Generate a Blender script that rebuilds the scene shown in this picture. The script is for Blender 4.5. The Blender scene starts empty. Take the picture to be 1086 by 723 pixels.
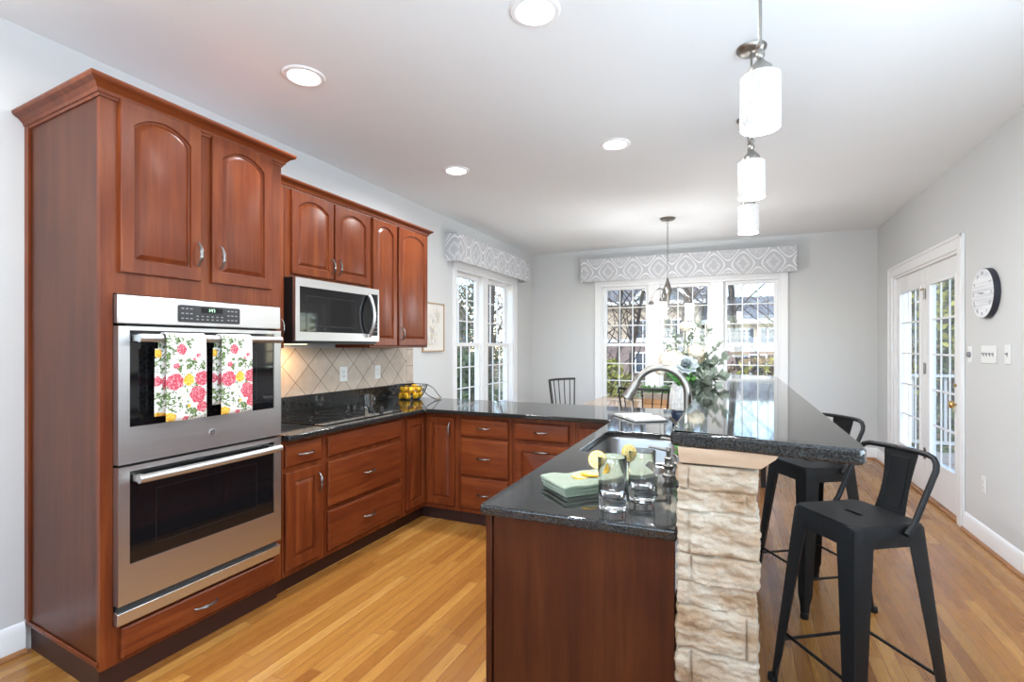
import bpy, bmesh, math, random
from mathutils import Vector, Matrix, noise
from mathutils.geometry import tessellate_polygon
random.seed(7)
S = bpy.context.scene
COL = S.collection
PI = math.pi

# ---------------------------------------------------------------- camera, world, lights, exposure
THETA = math.atan(237 / 535)
cd = bpy.data.cameras.new('camera'); cam = bpy.data.objects.new('camera', cd); COL.objects.link(cam)
cd.sensor_width = 36; cd.sensor_fit = 'HORIZONTAL'; cd.lens = 36 * 535 / 1086
cd.shift_y = 5.5 / 1086; cd.clip_start = .05; cd.clip_end = 300
cam.location = (0, 0, 1.33); cam.rotation_euler = (PI / 2, 0, THETA)
S.camera = cam
S.view_settings.view_transform = 'Standard'; S.view_settings.look = 'None'
S.view_settings.exposure = 0.92; S.view_settings.gamma = 1.0; S.view_settings.use_curve_mapping = False
try:
    S.cycles.max_bounces = 10; S.cycles.diffuse_bounces = 5; S.cycles.glossy_bounces = 5
    S.cycles.transmission_bounces = 8; S.cycles.transparent_max_bounces = 16
    S.cycles.use_denoising = True; S.cycles.sample_clamp_indirect = 6
    S.cycles.caustics_reflective = False; S.cycles.caustics_refractive = False
except Exception:
    pass
W = bpy.data.worlds.new('world'); S.world = W; W.use_nodes = True
wn = W.node_tree; wn.nodes.clear()
sky = wn.nodes.new('ShaderNodeTexSky'); sky.sky_type = 'NISHITA'; sky.sun_disc = False
sky.sun_elevation = math.radians(42); sky.sun_rotation = math.radians(180); sky.altitude = 200; sky.dust_density = .25; sky.ozone_density = 2.5; sky.air_density = 1.1
bgn = wn.nodes.new('ShaderNodeBackground'); bgn.inputs['Strength'].default_value = 0.38
wo = wn.nodes.new('ShaderNodeOutputWorld')
wn.links.new(sky.outputs[0], bgn.inputs[0]); wn.links.new(bgn.outputs[0], wo.inputs[0])

def light(name, kind, loc, energy, color=(1, 1, 1), **kw):
    d = bpy.data.lights.new(name, kind); d.energy = energy; d.color = color
    for k, v in kw.items():
        if k != 'rot': setattr(d, k, v)
    o = bpy.data.objects.new(name, d); COL.objects.link(o); o.location = loc
    o.rotation_euler = kw.get('rot', (0, 0, 0))
    return o
# the sun stands behind the kitchen wing, so it lights the garden and the houses but not the room
light('sun', 'SUN', (0, -5, 20), 1.9, (1, .95, .86), rot=(math.radians(48), 0, math.radians(4)), angle=.01)
# added fill lamps inside the unseen rear windows, tilted up to brighten the ceiling
for sx in (-1.75, .55):
    light('rear_fill_lamp', 'AREA', (sx, -3.30, 1.55), 66, (.64, .82, 1), shape='RECTANGLE', size=1.8, size_y=1.7,
          rot=(math.radians(152), 0, 0))
light('side_fill_lamp', 'AREA', (1.46, .9, 1.5), 46, (.64, .82, 1), shape='RECTANGLE', size=1.6, size_y=1.5,
      rot=(math.radians(140), 0, math.radians(90)))  # added fill lamp in front of the off-frame side window, aimed upwards
LAMP_W = 9.5      # watts of each recessed ceiling lamp

# ---------------------------------------------------------------- helpers
class MB:
    def __init__(s): s.bm = bmesh.new()
    def quad(s, *p):
        s.bm.faces.new([s.bm.verts.new(q) for q in p]); return s
    def box(s, x0, y0, z0, x1, y1, z1):
        v = [s.bm.verts.new(p) for p in ((x0,y0,z0),(x1,y0,z0),(x1,y1,z0),(x0,y1,z0),(x0,y0,z1),(x1,y0,z1),(x1,y1,z1),(x0,y1,z1))]
        for f in ((3,2,1,0),(4,5,6,7),(0,1,5,4),(1,2,6,5),(2,3,7,6),(3,0,4,7)): s.bm.faces.new([v[i] for i in f])
        return s
    def rings(s, rs, cap0=True, cap1=True, closed=True):
        vs = [[s.bm.verts.new(p) for p in r] for r in rs]
        n = len(vs[0])
        for a, b in zip(vs, vs[1:]):
            for i in range(n if closed else n - 1):
                j = (i + 1) % n
                try: s.bm.faces.new((a[i], a[j], b[j], b[i]))
                except ValueError: pass
        if cap0 and n > 2: s.bm.faces.new(vs[0][::-1])
        if cap1 and n > 2: s.bm.faces.new(vs[-1])
        return s
    def tube(s, pts, r, n=8, closed=False):
        pts = [Vector(p) for p in pts]; m = len(pts)
        rr = r if isinstance(r, (list, tuple)) else [r] * m
        rs = []; up = None
        for i, p in enumerate(pts):
            if closed: t = pts[(i + 1) % m] - pts[i - 1]
            else: t = (pts[min(i + 1, m - 1)] - pts[max(i - 1, 0)])
            t.normalize()
            if up is None:
                up = Vector((0, 0, 1)) if abs(t.z) < .9 else Vector((1, 0, 0))
            a = t.cross(up)
            if a.length < 1e-5: a = t.cross(Vector((0, 1, 0)))
            a.normalize(); b = a.cross(t); up = b
            rs.append([p + (a * math.cos(2 * PI * k / n) + b * math.sin(2 * PI * k / n)) * rr[i] for k in range(n)])
        if closed: rs.append(rs[0]); return s.rings(rs, False, False)
        return s.rings(rs)
    def lathe(s, prof, c=(0, 0, 0), n=24, cap0=True, cap1=True):
        return s.rings([[(c[0] + r * math.cos(2 * PI * k / n), c[1] + r * math.sin(2 * PI * k / n), c[2] + z) for k in range(n)] for r, z in prof],
                       cap0 and prof[0][0] > 1e-6, cap1 and prof[-1][0] > 1e-6)
    def prism(s, poly, z0, z1):
        return s.rings([[(x, y, z0) for x, y in poly], [(x, y, z1) for x, y in poly]])
    def slab(s, outer, holes, z0, z1):
        """flat plate with holes; outer counter-clockwise"""
        loops = [outer] + holes
        tris = tessellate_polygon([[Vector((x, y, 0)) for x, y in l] for l in loops])
        flat = [p for l in loops for p in l]
        top = [s.bm.verts.new((x, y, z1)) for x, y in flat]; bot = [s.bm.verts.new((x, y, z0)) for x, y in flat]
        for t in tris:
            s.bm.faces.new([top[i] for i in t]); s.bm.faces.new([bot[i] for i in t[::-1]])
        k = 0
        for l in loops:
            n = len(l)
            for i in range(n):
                a, b = k + i, k + (i + 1) % n
                s.bm.faces.new((top[a], top[b], bot[b], bot[a]))
            k += n
        bmesh.ops.recalc_face_normals(s.bm, faces=s.bm.faces); return s
    def ball(s, c, r, sx=1, sy=1, sz=1, sub=2):
        m = Matrix.Translation(c) @ Matrix.Diagonal((r * sx, r * sy, r * sz, 1))
        bmesh.ops.create_icosphere(s.bm, subdivisions=sub, radius=1, matrix=m); return s
    def xf(s, m):
        bmesh.ops.transform(s.bm, matrix=m, verts=s.bm.verts); return s
    def build(s, name, mat, parent=None, bevel=0, seg=2, smooth=38, recalc=True):
        if recalc: bmesh.ops.recalc_face_normals(s.bm, faces=s.bm.faces)
        if smooth:
            for f in s.bm.faces: f.smooth = True
            for e in s.bm.edges:
                if len(e.link_faces) == 2 and e.calc_face_angle(0) > math.radians(smooth): e.smooth = False
        me = bpy.data.meshes.new(name); s.bm.to_mesh(me); s.bm.free()
        me.materials.append(mat)
        o = bpy.data.objects.new(name, me); COL.objects.link(o)
        if parent: o.parent = parent
        if bevel:
            b = o.modifiers.new('bevel', 'BEVEL'); b.width = bevel; b.segments = seg; b.limit_method = 'ANGLE'; b.angle_limit = math.radians(35)
            b.harden_normals = False
        return o

def tag(o, label=None, cat=None, group=None, kind=None):
    if label: o['label'] = label
    if cat: o['category'] = cat
    if group: o['group'] = group
    if kind: o['kind'] = kind
    return o
def thing(name, label, cat, loc=(0, 0, 0), rz=0, group=None):
    o = bpy.data.objects.new(name, None); COL.objects.link(o); o.empty_display_size = .05
    o.location = loc; o.rotation_euler = (0, 0, rz)
    return tag(o, label, cat, group)
def struct(o): o['kind'] = 'structure'; return o
def copy_tree(o, parent=None):
    c = o.copy(); COL.objects.link(c)
    if parent: c.parent = parent
    for ch in list(o.children): copy_tree(ch, c)
    return c
def rrect(x0, y0, x1, y1, r, n=5):
    out = []
    for cx, cy, a0 in ((x1 - r, y0 + r, -90), (x1 - r, y1 - r, 0), (x0 + r, y1 - r, 90), (x0 + r, y0 + r, 180)):
        for k in range(n + 1):
            a = math.radians(a0 + 90 * k / n); out.append((cx + r * math.cos(a), cy + r * math.sin(a)))
    return out
def arc(c, r, a0, a1, n, plane='xz', y=0):
    out = []
    for k in range(n + 1):
        a = math.radians(a0 + (a1 - a0) * k / n)
        p = (c[0] + r * math.cos(a), c[1] + r * math.sin(a))
        out.append((p[0], y, p[1]) if plane == 'xz' else ((y, p[0], p[1]) if plane == 'yz' else (p[0], p[1], y)))
    return out

# ---------------------------------------------------------------- materials
class NT:
    def __init__(s, name):
        s.m = bpy.data.materials.new(name); s.m.use_nodes = True; s.t = s.m.node_tree; s.t.nodes.clear()
        s.out = s.n('ShaderNodeOutputMaterial')
    def n(s, t, **kw):
        x = s.t.nodes.new(t)
        for k, v in kw.items(): setattr(x, k, v)
        return x
    def l(s, a, b): s.t.links.new(a, b)
    def setin(s, node, key, v):
        i = node.inputs[key]
        if isinstance(v, bpy.types.NodeSocket): s.l(v, i)
        else: i.default_value = v
    def bsdf(s, **kw):
        b = s.n('ShaderNodeBsdfPrincipled')
        for k, v in kw.items():
            k = {'color': 'Base Color', 'rough': 'Roughness', 'metal': 'Metallic', 'spec': 'Specular IOR Level', 'ior': 'IOR', 'trans': 'Transmission Weight',
                 'coat': 'Coat Weight', 'coatr': 'Coat Roughness', 'emit': 'Emission Color', 'es': 'Emission Strength', 'normal': 'Normal', 'alpha': 'Alpha', 'sheen': 'Sheen Weight', 'aniso': 'Anisotropic'}.get(k, k)
            if k in ('Base Color', 'Emission Color') and not isinstance(v, bpy.types.NodeSocket) and len(v) == 3: v = (*v, 1)
            s.setin(b, k, v)
        s.l(b.outputs[0], s.out.inputs[0]); return b
    def coords(s, which='Object', scale=(1, 1, 1), rot=(0, 0, 0), loc=(0, 0, 0), jitter=False):
        c = s.n('ShaderNodeTexCoord'); o = c.outputs[which]
        if jitter:
            oi = s.n('ShaderNodeObjectInfo'); a = s.n('ShaderNodeVectorMath', operation='ADD')
            mu = s.n('ShaderNodeMath', operation='MULTIPLY'); s.l(oi.outputs['Random'], mu.inputs[0]); mu.inputs[1].default_value = 23.0
            s.l(o, a.inputs[0]); s.l(mu.outputs[0], a.inputs[1]); o = a.outputs[0]
        m = s.n('ShaderNodeMapping'); s.l(o, m.inputs[0])
        m.inputs['Location'].default_value = loc; m.inputs['Rotation'].default_value = rot; m.inputs['Scale'].default_value = scale
        return m.outputs[0]
    def noise(s, vec, scale=5, detail=4, rough=.55, dist=0):
        x = s.n('ShaderNodeTexNoise'); s.l(vec, x.inputs['Vector'])
        x.inputs['Scale'].default_value = scale; x.inputs['Detail'].default_value = detail; x.inputs['Roughness'].default_value = rough; x.inputs['Distortion'].default_value = dist
        return x.outputs['Fac']
    def vor(s, vec, scale=5, feature='F1', out='Distance', rnd=1):
        x = s.n('ShaderNodeTexVoronoi', feature=feature); s.l(vec, x.inputs['Vector']); x.inputs['Scale'].default_value = scale; x.inputs['Randomness'].default_value = rnd
        return x.outputs[out]
    def ramp(s, fac, stops, interp='LINEAR'):
        r = s.n('ShaderNodeValToRGB'); r.color_ramp.interpolation = interp; e = r.color_ramp.elements
        while len(e) > 1: e.remove(e[-1])
        for i, (p, c) in enumerate(stops):
            q = e[0] if i == 0 else e.new(p)
            q.position = p; q.color = (*c, 1) if len(c) == 3 else c
        s.l(fac, r.inputs[0]); return r.outputs[0]
    def mix(s, fac, a, b, mode='MIX'):
        x = s.n('ShaderNodeMix', data_type='RGBA', blend_type=mode)
        for i, v in ((0, fac), (6, a), (7, b)):
            if isinstance(v, bpy.types.NodeSocket): s.l(v, x.inputs[i])
            else: x.inputs[i].default_value = v if i == 0 else (*v, 1)
        return x.outputs[2]
    def math(s, op, a, b=0, c=None):
        x = s.n('ShaderNodeMath', operation=op)
        for i, v in enumerate((a, b, c)):
            if v is None: continue
            if isinstance(v, bpy.types.NodeSocket): s.l(v, x.inputs[i])
            else: x.inputs[i].default_value = v
        return x.outputs[0]
    def xyz(s, vec):
        x = s.n('ShaderNodeSeparateXYZ'); s.l(vec, x.inputs[0]); return x.outputs
    def comb(s, x, y, z=0.0):
        c = s.n('ShaderNodeCombineXYZ')
        for i, v in enumerate((x, y, z)):
            if isinstance(v, bpy.types.NodeSocket): s.l(v, c.inputs[i])
            else: c.inputs[i].default_value = v
        return c.outputs[0]
    def bump(s, h, strength=.2, dist=.01):
        b = s.n('ShaderNodeBump'); b.inputs['Strength'].default_value = strength; b.inputs['Distance'].default_value = dist
        s.l(h, b.inputs['Height']); return b.outputs[0]

def plain(name, color, rough=.5, metal=0, var=.04, nscale=30, bump=0, **kw):
    m = NT(name); v = m.coords()
    f = m.noise(v, nscale, 3)
    lo = tuple(max(0, c * (1 - var)) for c in color); hi = tuple(min(1, c * (1 + var)) for c in color)
    c = m.ramp(f, [(.3, lo), (.7, hi)])
    if bump: kw['normal'] = m.bump(f, bump, .003)
    m.bsdf(color=c, rough=rough, metal=metal, **kw); return m.m

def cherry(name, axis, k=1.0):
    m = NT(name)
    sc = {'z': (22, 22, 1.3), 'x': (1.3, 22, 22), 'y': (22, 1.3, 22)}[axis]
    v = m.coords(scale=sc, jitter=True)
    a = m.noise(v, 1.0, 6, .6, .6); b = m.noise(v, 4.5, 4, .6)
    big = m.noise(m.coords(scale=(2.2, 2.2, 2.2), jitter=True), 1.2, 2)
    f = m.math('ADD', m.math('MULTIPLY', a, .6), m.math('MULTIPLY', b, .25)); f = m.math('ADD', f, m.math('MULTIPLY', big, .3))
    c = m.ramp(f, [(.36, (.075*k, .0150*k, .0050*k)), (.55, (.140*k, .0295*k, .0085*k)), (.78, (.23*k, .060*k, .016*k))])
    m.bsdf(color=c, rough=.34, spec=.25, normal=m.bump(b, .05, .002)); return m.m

M = {}
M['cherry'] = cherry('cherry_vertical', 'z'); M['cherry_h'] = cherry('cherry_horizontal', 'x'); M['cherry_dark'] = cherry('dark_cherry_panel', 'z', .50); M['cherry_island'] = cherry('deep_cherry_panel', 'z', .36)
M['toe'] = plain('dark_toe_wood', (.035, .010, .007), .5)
def mk_paint(name, col, rough=.75):
    m = NT(name); v = m.coords(); f = m.noise(v, 220, 2)
    big = m.noise(v, 1.5, 2)
    c = m.ramp(big, [(.3, tuple(x * .985 for x in col)), (.7, col)])
    m.bsdf(color=c, rough=rough, spec=.25, normal=m.bump(f, .03, .001)); return m.m
M['wall'] = mk_paint('grey_wall_paint', (.635, .64, .635))
M['ceiling'] = mk_paint('ceiling_paint', (.83, .855, .865), .9)
M['white'] = plain('white_trim_paint', (.84, .84, .84), .35, var=.01, nscale=6)
M['plastic'] = plain('white_plastic', (.80, .80, .78), .35, var=.01)
M['slot'] = plain('dark_slot', (.05, .05, .05), .6)
# hardwood planks along the room
def mk_floor():
    m = NT('oak_plank_floor'); v = m.coords('Object'); x, y, z = m.xyz(v)
    PW, PL = .0572, 1.15
    r = m.math('FLOOR', m.math('DIVIDE', x, PW))
    wn1 = m.n('ShaderNodeTexWhiteNoise', noise_dimensions='1D'); m.l(r, wn1.inputs['W'])
    yo = m.math('ADD', m.math('DIVIDE', y, PL), m.math('MULTIPLY', wn1.outputs['Value'], 7.3))
    idx = m.math('FLOOR', yo)
    wn2 = m.n('ShaderNodeTexWhiteNoise', noise_dimensions='2D'); m.l(m.comb(r, idx), wn2.inputs['Vector'])
    rnd = wn2.outputs['Value']
    fx = m.math('FRACT', m.math('DIVIDE', x, PW)); fy = m.math('FRACT', yo)
    ex = m.math('MINIMUM', fx, m.math('SUBTRACT', 1, fx)); ey = m.math('MINIMUM', fy, m.math('SUBTRACT', 1, fy))
    seam = m.math('MINIMUM', m.math('MULTIPLY', ex, PW), m.math('MULTIPLY', ey, PL))
    seamf = m.math('LESS_THAN', seam, .0013)
    gv = m.comb(m.math('MULTIPLY', x, 60), m.math('ADD', m.math('MULTIPLY', y, 2.2), m.math('MULTIPLY', rnd, 31)), m.math('MULTIPLY', rnd, 9))
    g = m.noise(gv, 1.0, 5, .6, 1.2)
    base = m.ramp(rnd, [(0, (.245, .088, .017)), (.3, (.33, .138, .028)), (.7, (.39, .176, .037)), (1, (.46, .232, .060))])
    c = m.mix(m.math('MULTIPLY', m.ramp(g, [(.44, (0, 0, 0)), (.68, (1, 1, 1))]), .55), base, (.23, .080, .016))
    c = m.mix(seamf, c, (.16, .055, .018))
    m.bsdf(color=c, rough=m.math('ADD', .22, m.math('MULTIPLY', g, .12)), spec=.45, normal=m.bump(m.math('SUBTRACT', m.math('MULTIPLY', g, .2), seamf), .12, .001))
    return m.m
M['floor'] = mk_floor()
M['shoe'] = plain('oak_shoe_moulding', (.34, .15, .055), .4, var=.2, nscale=8)
def mk_granite():
    m = NT('black_granite'); v = m.coords('Object')
    a = m.noise(v, 210, 3, .7); b = m.vor(v, 160); c2 = m.noise(v, 28, 4, .6)
    c = m.ramp(a, [(.42, (.009, .009, .010)), (.60, (.030, .031, .030)), (.70, (.042, .040, .033))])
    fleck = m.math('MULTIPLY', m.math('LESS_THAN', b, .16), m.math('GREATER_THAN', c2, .52))
    c = m.mix(m.math('MULTIPLY', fleck, .6), c, (.10, .09, .065))
    m.bsdf(color=c, rough=.05, spec=.42, ior=1.6, coat=0); return m.m
M['granite'] = mk_granite()
def mk_steel(name, col=(.62, .61, .60), rough=.27, axis='x'):
    m = NT(name); sc = {'x': (2, 300, 300), 'z': (300, 300, 2), 'y': (300, 2, 300)}[axis]
    f = m.noise(m.coords(scale=sc), 1, 3)
    c = m.ramp(f, [(.3, tuple(x * .93 for x in col)), (.7, col)])
    m.bsdf(color=c, metal=1, rough=m.math('ADD', rough - .05, m.math('MULTIPLY', f, .1)), normal=m.bump(f, .02, .001)); return m.m
M['steel'] = mk_steel('brushed_steel', (.61, .61, .61), .36); M['sinksteel'] = mk_steel('sink_steel', (.36, .36, .36), .3, 'y')
M['nickel'] = mk_steel('brushed_nickel', (.31, .29, .265), .36, 'z')
M['pewter'] = mk_steel('pewter_pull', (.25, .235, .225), .33, 'x')
M['chrome'] = plain('chrome', (.75, .75, .75), .1, 1, var=.01)
M['brass'] = plain('polished_brass', (.70, .47, .19), .22, 1, var=.02)
M['ovenglass'] = plain('black_oven_glass', (.006, .006, .007), .04, var=.1, spec=.6)
M['black'] = plain('black_plastic', (.012, .012, .013), .35, var=.1)
M['panel'] = plain('charcoal_control_panel', (.02, .02, .022), .3, var=.1)
M['button'] = plain('button_grey', (.22, .22, .23), .4)
M['stool'] = plain('black_powder_coat', (.0045, .0045, .005), .48, var=.15, nscale=300, bump=.02, spec=.32)
M['rubber'] = plain('rubber', (.008, .008, .008), .8)
def emis(name, col, s):
    m = NT(name); f = m.noise(m.coords(), 40, 2); c = m.ramp(f, [(.2, tuple(x * .97 for x in col)), (.8, col)])
    m.bsdf(color=(.8, .8, .8), emit=c, es=s, rough=.4); return m.m
M['diffuser'] = emis('lamp_diffuser', (1, .98, .94), 6)
M['green_led'] = emis('green_led', (.15, 1, .25), 1.2)
def mk_shade(es=.27):
    m = NT('glowing_crackle_glass'); v = m.coords()
    e = m.vor(v, 90, 'DISTANCE_TO_EDGE'); z = m.xyz(m.coords('Generated'))[2]
    crack = m.ramp(e, [(0, (.40, .41, .43)), (.10, (1, .99, .97))])
    m.bsdf(color=(.30, .30, .30), emit=crack, es=es, rough=.2, spec=.5); return m.m
M['shade'] = mk_shade(); M['shade_white'] = mk_shade(.5)
def mk_pane():
    m = NT('clear_window_glass'); f = m.n('ShaderNodeFresnel'); f.inputs[0].default_value = 1.5
    t = m.n('ShaderNodeBsdfTransparent'); t.inputs[0].default_value = (.97, .98, .98, 1); g = m.n('ShaderNodeBsdfGlossy'); g.inputs['Roughness'].default_value = 0
    nz = m.noise(m.coords(), 3, 1); g.inputs[0].default_value = (1, 1, 1, 1)
    x = m.n('ShaderNodeMixShader'); m.l(m.math('ADD', f.outputs[0], m.math('MULTIPLY', nz, .004)), x.inputs[0]); m.l(t.outputs[0], x.inputs[1]); m.l(g.outputs[0], x.inputs[2]); m.l(x.outputs[0], m.out.inputs[0])
    return m.m
M['pane'] = mk_pane()
def mk_glass():
    m = NT('drinking_glass'); nz = m.noise(m.coords(), 6, 1)
    m.bsdf(color=m.ramp(nz, [(.2, (.97, .98, .98)), (.8, (1, 1, 1))]), trans=1, rough=0, ior=1.48); return m.m
M['glass'] = mk_glass()
def mk_tile():
    m = NT('tan_stone_tile'); v = m.coords('Object'); x, y, z = m.xyz(v)
    D = .236
    u = m.math('DIVIDE', m.math('SUBTRACT', y, 2.51), D); w = m.math('DIVIDE', m.math('SUBTRACT', z, 1.19), D)
    p = m.math('ADD', u, w); q = m.math('SUBTRACT', u, w)
    def edge(t):
        f = m.math('FRACT', m.math('ADD', t, 40)); return m.math('MINIMUM', f, m.math('SUBTRACT', 1, f))
    e = m.math('MINIMUM', edge(p), edge(q))
    inb = m.math('LESS_THAN', y, 3.935)
    by = m.math('DIVIDE', m.math('SUBTRACT', z, 1.145), .152)
    eb = m.math('MINIMUM', edge(by), m.math('DIVIDE', m.math('ABSOLUTE', m.math('SUBTRACT', y, 3.937)), .15))
    eall = m.math('ADD', m.math('MULTIPLY', inb, e), m.math('MULTIPLY', m.math('SUBTRACT', 1, inb), eb))
    gr = m.math('LESS_THAN', eall, .017)
    wn = m.n('ShaderNodeTexWhiteNoise', noise_dimensions='2D'); m.l(m.comb(m.math('FLOOR', p), m.math('FLOOR', q)), wn.inputs['Vector'])
    n1 = m.noise(v, 14, 5, .65)
    f = m.math('ADD', m.math('MULTIPLY', wn.outputs['Value'], .3), m.math('MULTIPLY', n1, .7))
    c = m.ramp(f, [(.3, (.45, .365, .29)), (.55, (.54, .45, .365)), (.8, (.60, .52, .43))])
    c = m.mix(gr, c, (.22, .16, .115))
    m.bsdf(color=c, rough=.42, normal=m.bump(m.math('SUBTRACT', m.math('MULTIPLY', n1, .25), gr), .35, .003)); return m.m
M['tile'] = mk_tile()
def mk_stone():
    m = NT('split_face_stone'); v = m.coords('Object')
    a = m.noise(v, 9, 6, .65, .4); b = m.noise(v, 42, 5, .7); d = m.noise(m.coords(scale=(3, 3, 13)), 1.6, 3, .6, .5)
    f = m.math('ADD', m.math('MULTIPLY', a, .5), m.math('MULTIPLY', d, .5))
    c = m.ramp(f, [(.33, (.20, .105, .05)), (.44, (.32, .22, .14)), (.54, (.41, .33, .25)), (.67, (.50, .44, .365))])
    c = m.mix(m.math('MULTIPLY', m.ramp(b, [(.55, (0, 0, 0)), (.75, (1, 1, 1))]), .5), c, (.44, .25, .15))
    m.bsdf(color=c, rough=.85, spec=.2, normal=m.bump(b, .8, .008)); return m.m
M['stone'] = mk_stone()
M['tanwood'] = plain('raw_tan_trim', (.56, .42, .31), .5, var=.08, nscale=12)
def mk_valance():
    m = NT('ogee_print_fabric'); x, y, z = m.xyz(m.coords('Object'))
    s = m.math('ADD', x, y)
    a = m.math('COSINE', m.math('MULTIPLY', s, 2 * PI / .345)); b = m.math('COSINE', m.math('MULTIPLY', m.math('ADD', z, .03), 2 * PI / .40))
    f = m.math('ADD', a, b); af = m.math('ABSOLUTE', f)
    l1 = m.math('LESS_THAN', m.math('ABSOLUTE', m.math('SUBTRACT', af, .34)), .15)
    tx = m.noise(m.coords('Object'), 65, 3)
    tri = m.math('SUBTRACT', 2, m.math('ADD', m.math('MULTIPLY', m.math('PINGPONG', m.math('ADD', s, 6.9), .1725), 4 / .345), m.math('MULTIPLY', m.math('PINGPONG', m.math('ADD', z, 4.03), .20), 4 / .40)))
    l2 = m.math('LESS_THAN', m.math('ABSOLUTE', m.math('ADD', m.math('SUBTRACT', tri, 1.15), m.math('MULTIPLY', m.math('SUBTRACT', tx, .5), 1.2))), .16)
    l3 = m.math('MULTIPLY', m.math('LESS_THAN', f, -.8), m.math('GREATER_THAN', tx, .52))
    c = m.mix(m.math('MAXIMUM', l1, m.math('MAXIMUM', m.math('MULTIPLY', l2, .65), m.math('MULTIPLY', l3, .5))), (.52, .525, .54), (.78, .78, .79))
    wv = m.noise(m.coords('Object'), 500, 2)
    m.bsdf(color=c, rough=.9, spec=.1, normal=m.bump(wv, .1, .001)); return m.m
M['valance'] = mk_valance()
def mk_floral():
    m = NT('floral_cotton'); v = m.coords('Object')
    nz = m.n('ShaderNodeTexNoise'); nz.inputs['Scale'].default_value = 55; nz.inputs['Detail'].default_value = 3; m.l(v, nz.inputs['Vector'])
    sub = m.n('ShaderNodeVectorMath', operation='SUBTRACT'); m.l(nz.outputs['Color'], sub.inputs[0]); sub.inputs[1].default_value = (.5, .5, .5)
    sc = m.n('ShaderNodeVectorMath', operation='SCALE'); m.l(sub.outputs[0], sc.inputs[0]); sc.inputs['Scale'].default_value = .020
    ad = m.n('ShaderNodeVectorMath', operation='ADD'); m.l(v, ad.inputs[0]); m.l(sc.outputs[0], ad.inputs[1])
    x, y, z = m.xyz(ad.outputs[0]); fine = m.noise(v, 130, 3, .7); leafy = m.noise(v, 62, 2, .6, .8)
    c = (.70, .685, .655)
    def blob(c, a, b, r, col, sq=1.0, thr=.0):
        dy = m.math('SUBTRACT', y, a * .16); dz = m.math('MULTIPLY', m.math('ADD', z, b * .335), sq)
        d = m.math('SQRT', m.math('ADD', m.math('MULTIPLY', dy, dy), m.math('MULTIPLY', dz, dz)))
        k = m.math('LESS_THAN', d, r * .16)
        if thr: k = m.math('MULTIPLY', k, m.math('GREATER_THAN', leafy if thr > .35 else fine, thr + .03))
        return m.mix(k, c, col)
    green = m.ramp(fine, [(.38, (.055, .10, .03)), (.55, (.15, .21, .08)), (.68, (.40, .45, .28))])
    pink = m.ramp(fine, [(.38, (.42, .025, .05)), (.52, (.60, .11, .15)), (.66, (.80, .44, .46))])
    yel = m.ramp(fine, [(.38, (.62, .25, .02)), (.58, (.85, .58, .10))])
    pale = m.ramp(fine, [(.4, (.50, .47, .38)), (.58, (.80, .78, .72))])
    for a, b, r, sq, th in ((.12, .08, .17, .6, .46), (.32, .02, .12, 1.6, .42), (.58, .04, .14, 1.5, .5), (.62, .31, .17, 1.2, .44), (.93, .34, .10, .7, .48), (.30, .27, .10, 1.6, .5), (.45, .38, .20, 1.4, .52), (.20, .70, .20, 1.5, .46),
                         (.28, .80, .26, 1.2, .5), (.62, .92, .18, 1.3, .45), (.08, .62, .12, 1, .48), (.60, .60, .22, 1.3, .5), (.42, .14, .20, 1.2, .55), (.85, .95, .2, 1.2, .53), (.75, .42, .16, 1, .5), (-.05, .3, .16, .6, .45), (-.1, .75, .16, .7, .45)):
        c = blob(c, a, b, r, green, sq, th)
    for a, b, r in ((.38, .13, .13), (.82, .215, .055), (.72, .26, .045), (.22, .34, .075), (.20, .53, .21), (.92, .50, .19), (.80, .70, .22), (.92, .86, .14), (-.12, .52, .12), (.45, .98, .07)):
        c = blob(c, a, b, r, pink, 1.0, .30)
    for a, b, r in ((.36, .645, .13), (.47, .72, .10)): c = blob(c, a, b, r, pale)
    for a, b, r in ((.56, .51, .15), (.10, .955, .13), (-.1, .18, .10), (.55, .83, .05), (-.08, .93, .1)): c = blob(c, a, b, r, yel)
    m.bsdf(color=c, rough=.95, spec=.1, sheen=.1); return m.m
M['floral'] = mk_floral()
def mk_terry():
    m = NT('pale_green_terry'); v = m.coords(); f = m.noise(v, 260, 3); 
    c = m.ramp(f, [(.3, (.20, .245, .165)), (.7, (.31, .355, .265))]); m.bsdf(color=c, rough=1, spec=.05, sheen=.4, normal=m.bump(f, .8, .004)); return m.m
M['terry'] = mk_terry()
M['lemon'] = plain('lemon_peel', (.90, .50, .015), .4, var=.1, nscale=120, bump=.15)
M['lemonflesh'] = plain('lemon_flesh', (.88, .64, .18), .35, var=.15, nscale=90)
M['pith'] = plain('lemon_pith', (.92, .85, .55), .5)
M['wire'] = plain('dark_wire', (.035, .033, .032), .4, .6)
M['ceramic'] = plain('white_textured_ceramic', (.62, .61, .59), .5, var=.2, nscale=60, bump=.4)
M['navy'] = plain('navy_glaze', (.018, .030, .055), .2, var=.15)
M['paper'] = plain('paper', (.72, .71, .68), .8, var=.05, nscale=80)
M['ink'] = plain('grey_print', (.33, .33, .34), .8)
M['bookcover'] = plain('dark_book_cover', (.03, .028, .03), .5)
M['ivory'] = plain('ivory_petal', (.78, .70, .55), .7, var=.1)
M['greypetal'] = plain('grey_blue_petal', (.36, .40, .40), .7, var=.15)
M['sage'] = plain('sage_leaf', (.22, .25, .19), .8, var=.35, nscale=20)
M['leaf'] = plain('green_leaf', (.06, .20, .035), .5, var=.3, nscale=20)
M['stem'] = plain('stem', (.09, .13, .04), .7)
M['tabletop'] = plain('light_oak_top', (.38, .235, .12), .06, var=.12, nscale=5, spec=.7)
M['spindle'] = plain('black_painted_wood', (.018, .016, .015), .4)
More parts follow.
